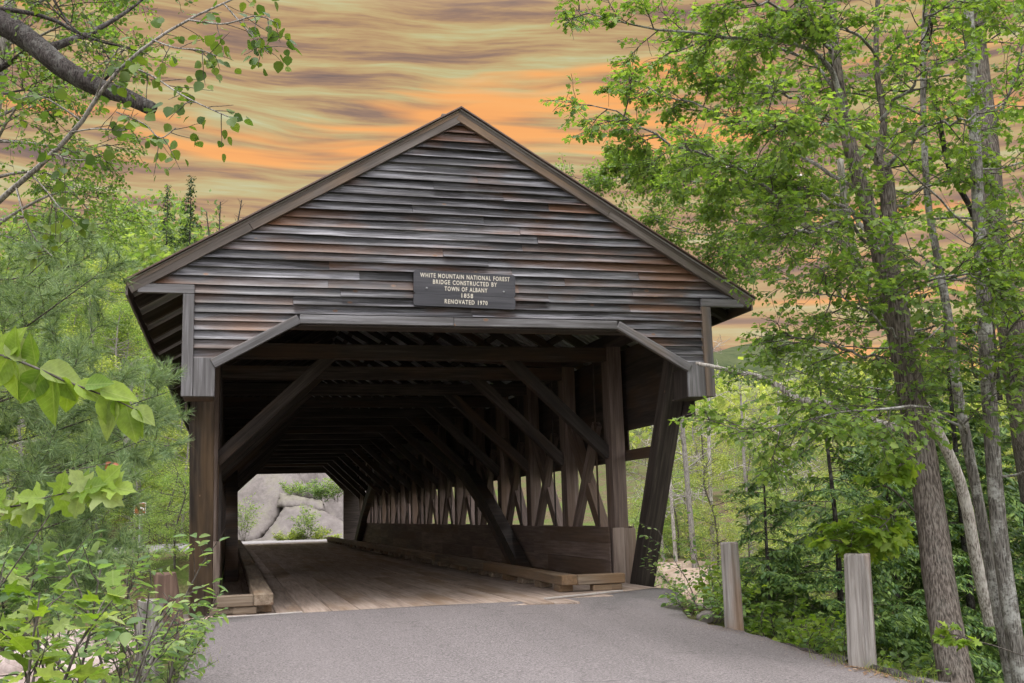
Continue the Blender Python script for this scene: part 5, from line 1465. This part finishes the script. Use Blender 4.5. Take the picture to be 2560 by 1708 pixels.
for i, (h, sp, nc, sz) in enumerate(((11, 0.27, 75, 0.17), (14, 0.22, 85, 0.18), (9, 0.33, 65, 0.16), (12, 0.25, 40, 0.15))):
    cr, C = decid_mesh(1000 + i, h, None, nc, 95 if i < 3 else 45, sz, sp, 0.10 if i < 3 else 0.40)
    TM.append((cr, trunk_mesh(1010 + i, h, C, M_ASPENB if i != 2 else M_TWIG, 0.012 * h), h))
CMs = [(conifer_mesh(1100 + i, h, None), h) for i, h in enumerate((14, 11))]
def bg_tree(x, y, kind, leaf, label, group, sc=1.0, z=None, rot=0.0, name=None):
    z = float(terr(x, y)) - 0.1 if z is None else z
    M = Matrix.Translation((x, y, z)) @ Matrix.Rotation(rot, 4, 'Z') @ Matrix.Scale(sc, 4)
    con = kind >= 10
    t = link(name or ('conifer_tree' if con else 'broadleaf_tree'), None, None, M)
    tag(t, label, 'tree', group)
    if con:
        cr, h = CMs[kind - 10]
        ck = ('con', kind)
        if ck not in _box:
            _box[ck] = mesh_np('trunk', *tube_arrays(np.array([[0, 0, -0.5], [0, 0, h * 0.5], [0, 0, h]]), [0.16, 0.09, 0.02], 7), M_BARKD, True)
        tk = _box[ck]
    else:
        cr, tk, h = TM[kind]
    link('trunk', tk, t, M)
    key = (cr.name, leaf.name)
    if key not in _box:
        me = cr.copy(); me.materials.clear(); me.materials.append(leaf); _box[key] = me
    tag(link('crown', _box[key], t, M), kind='stuff')
    return t
leafs = {'y': (L_BGY, 'yellow-green broadleaf tree'), 'g': (L_BGG, 'fresh green broadleaf tree'), 't': (L_BGT, 'thin olive-tan tree just leafing out'), 'd': (L_BGD, 'dark conifer')}
rgs = np.random.default_rng(2024)
# left bank wood: wedge between the frame edge and the bridge
for i in range(26):
    y = 50 + 2.6 * i + rgs.uniform(-2, 2) + (6 if i < 4 else 0)
    q = y + 14
    x = -3.1 - q * rgs.uniform(0.03, 0.235)
    c = 'gygygyd'[int(rgs.integers(0, 7))]
    k = int(rgs.integers(0, 3)) if c != 'd' else 10 + int(rgs.integers(0, 2))
    bg_tree(x, max(y, 54), k, leafs[c][0], leafs[c][1] + ' in the wood left of the bridge', 'wood left of the bridge, ' + c, rgs.uniform(0.85, 1.2), None, rgs.uniform(0, 6))
for i, (px, dp, k, c, sc) in enumerate(((420, 58, 2, 'g', 0.62), (330, 62, 0, 'g', 0.7), (250, 66, 0, 'y', 0.8), (60, 52, 1, 'g', 0.8), (160, 60, 2, 'g', 0.8), (455, 64, 0, 'y', 0.85), (400, 70, 1, 'g', 0.95), (20, 62, 0, 'y', 1.0), (360, 46, 2, 'g', 0.35), (440, 47, 2, 'g', 0.5))):
    p = at(px, 1300, dp)
    bg_tree(p[0], p[1], k, leafs[c][0], leafs[c][1] + ' beside the far road left of the bridge', 'trees beside the far road, ' + c, sc, None, rgs.uniform(0, 6))
# spruce and snags on the left skyline
for px, py, dp, sc, lb in ((478, 440, 120, 0.85, 'dark spruce standing on the left skyline'), (420, 462, 122, 0.6, 'thin spruce beside the skyline spruce')):
    p = at(px, py, dp); h = 14 * sc
    bg_tree(p[0], p[1], 10, L_BGD, lb, None, sc, p[2] - h, 0.5)
def snag(base, h, r, label, seed, mat=M_ASPENB, nb=16, L=1.2, group=None, lean=0.04, lv=1):
    rg = np.random.default_rng(seed)
    base = np.array(base, float)
    t = empty('dead_tree', base, label, 'tree', group)
    ln = smooth_line([base - [0, 0, 0.5], base + [lean * h * rg.normal(), 0, h * 0.5], base + [lean * h * rg.normal(), 0, h]], 14)
    link('trunk', mesh_np('trunk', *tube_arrays(ln, np.linspace(r, r * 0.45, 14), 8, rg, 0.04), mat, True), t)
    acc = ramify(rg, ln, nb, L, lv, 0.3, 0.03, 0.15, 0.25, 0.4, [], r * 0.22)
    tag(wood_part('branch_mass', t, [(l, q, 0.008) for l, q, _ in acc], mat, 4), kind='stuff')
p = at(325, 1010, 55); snag((p[0], p[1], p[2] - 4), 6.2, 0.22, 'bare grey snag in the wood left of the bridge', 31, M_ASPENB, 22, 1.6)
for i, (px, py) in enumerate(((560, 505), (602, 500), (525, 530))):
    p = at(px, py, 115); snag((p[0], p[1], p[2] - 9), 9, 0.12, ('bare spindly skyline tree nearest the dark spruce', 'bare spindly skyline tree nearest the roof', 'short bare skyline tree between spruce and roof')[(0, 1, 2)[i]], 40 + i, M_BARKD, 26, 1.5)
# right bank wood
for i in range(64):
    y = 20 + 1.6 * i + rgs.uniform(-2, 2)
    q = y + 14
    lo, hi = (0.36, 0.98)
    x = -3.1 + q * rgs.uniform(lo, hi)
    if 9 < x < 19 and y < 30: x += 9
    c = 'gyyytgyyt'[int(rgs.integers(0, 9))]
    k = (int(rgs.integers(0, 3)) if c != 't' else 3) if c != 'd' else 10 + int(rgs.integers(0, 2))
    bg_tree(x, y, k, leafs[c][0], leafs[c][1] + ' in the wood right of the bridge', 'wood right of the bridge, ' + c, rgs.uniform(0.6, 0.92), None, rgs.uniform(0, 6))
for i, (px, dp, h, r) in enumerate(((1660, 46, 8, 0.09), (1690, 48, 9, 0.10), (1738, 42, 10, 0.14), (1782, 44, 10, 0.11), (1880, 50, 8, 0.11), (1975, 46, 8, 0.10))):
    b = on_ground(px, dp)
    snag(b, h, r, 'pale slim bare-branched trunk, %s from the bridge in the right-hand wood' % ORD[i], 60 + i, M_BIRCH if i % 2 else M_ASPENB, 16, 1.8, 'pale trunks in the wood right of the bridge', 0.02, 2)
# understory bushes along the far side of the river and path
for i in range(52):
    px = 1470 + 21 * i + rgs.uniform(-15, 15); dp = rgs.uniform(23, 46)
    if 1620 < px < 1760 and dp < 47: dp = 50 + rgs.uniform(0, 6)
    c = 'gyg'[i % 3]
    bg_tree(*on_ground(px, dp)[:2], 2, leafs[c][0], 'low bushy ' + ('yellow-green' if c == 'y' else 'green') + ' growth beyond the river at right', 'bushes beyond the river at right, ' + c, rgs.uniform(0.28, 0.55), None, rgs.uniform(0, 6), 'bush')
# far wood on the hillsides: reads as one mass
def far_wood(name, label, n, xr, yr, seed, leaf, h=11):
    rg = np.random.default_rng(seed)
    X = rg.uniform(*xr, n); Y = yr[0] + (yr[1] - yr[0]) * rg.random(n) ** 0.8
    X = -3.1 + (Y + 14) * X
    Z = terr(X, Y)
    per = 80
    C = np.stack([X, Y, Z + h * 0.62], -1)
    hh = h * rg.uniform(0.7, 1.2, n)
    off = rg.normal(size=(n, per, 3)); off = unit(off) * rg.uniform(0.6, 1.05, (n, per, 1))
    P = (C[:, None, :] + off * np.stack([hh * 0.26, hh * 0.26, hh * 0.42], -1)[:, None, :]).reshape(-1, 3)
    m = len(P)
    N = (off.reshape(-1, 3) + UPZ * 0.4) + rg.normal(size=(m, 3)) * 0.4
    A = rg.normal(size=(m, 3))
    G = (P, A, N, 1.0 * rg.uniform(0.5, 1.3, m))
    o = link(name, mesh_np(name, *scatter(T_RHOMB, *G), leaf))
    tag(o, label, 'wood', None, 'stuff')
far_wood('far_wood', 'distant green wood covering the hillside at left', 480, (-0.6, 0.02), (80, 185), 5, L_BGG, 13)
for i in range(16):
    y = 56 + 3.2 * i; q = y + 14
    c = 'gy'[i % 2]
    bg_tree(-3.1 - q * rgs.uniform(0.25, 0.48), y, int(rgs.integers(0, 3)), leafs[c][0], leafs[c][1] + ' in the wood left of the bridge', 'wood left of the bridge, ' + c, rgs.uniform(0.9, 1.25), None, rgs.uniform(0, 6))
far_wood('far_wood', 'distant yellow-green wood on the rising ground at right', 420, (0.3, 1.05), (95, 260), 6, L_BGY, 13)

# ------------------------------------------------------------------ roadside litter and grass
rgs = np.random.default_rng(12)
def strip_scatter(pts, n, wdt, T, leaf, size, name, label, cat_, up):
    L = line_px(pts, 40)
    P, A, N, S = [], [], [], []
    for i in range(n):
        p, d = interp(L, rgs.random())
        s = np.array([d[1], -d[0], 0]); s = s / (np.linalg.norm(s) + 1e-9)
        q = p + s * rgs.normal() * wdt
        z = max(float(asp_z(q[0], q[1])) if q[0] < 2.6 else -9, float(terr(q[0], q[1]))) + 0.012
        P.append((q[0], q[1], z))
        if up:
            A.append((rgs.normal() * 0.4, rgs.normal() * 0.4, 1)); N.append(rgs.normal(size=3))
        else:
            A.append((rgs.normal(), rgs.normal(), 0)); N.append((0.1 * rgs.normal(), 0.1 * rgs.normal(), 1))
        S.append(size * rgs.uniform(0.5, 1.2))
    tag(link(name, mesh_np(name, *scatter(T, *[np.array(q, float) for q in (P, A, N, S)]), leaf)), label, cat_, None, 'stuff')
edge_px = [(1745, 1545, 12.2), (1860, 1590, 11.6), (2000, 1628, 10.3), (2140, 1660, 9.5), (2300, 1712, 8.6)]
strip_scatter(edge_px, 900, 0.12, T_NEEDLE, L_LITTER, 0.09, 'needle_litter', 'dead brown needles and leaf bits along the right road edge', 'litter', False)
strip_scatter([(2100, 1655, 9.6), (2300, 1712, 8.6)], 260, 0.08, T_SPRIG, L_LITTER, 0.05, 'leaf_litter', 'brown leaf bits below the pale split post', 'litter', False)
strip_scatter([(2040, 1640, 10.0), (2200, 1680, 9.2), (2330, 1720, 8.5)], 160, 0.10, (T_NEEDLE[0] * np.array([1, 1.6, 1]), T_NEEDLE[1]), L_GRASS, 0.13, 'grass', 'thin grass tufts along the right road edge', 'grass', True)
strip_scatter([(470, 1600, 11), (475, 1700, 9.2)], 200, 0.12, (T_NEEDLE[0] * np.array([1, 1.6, 1]), T_NEEDLE[1]), L_GRASS, 0.13, 'grass', 'thin grass along the left road edge', 'grass', True)
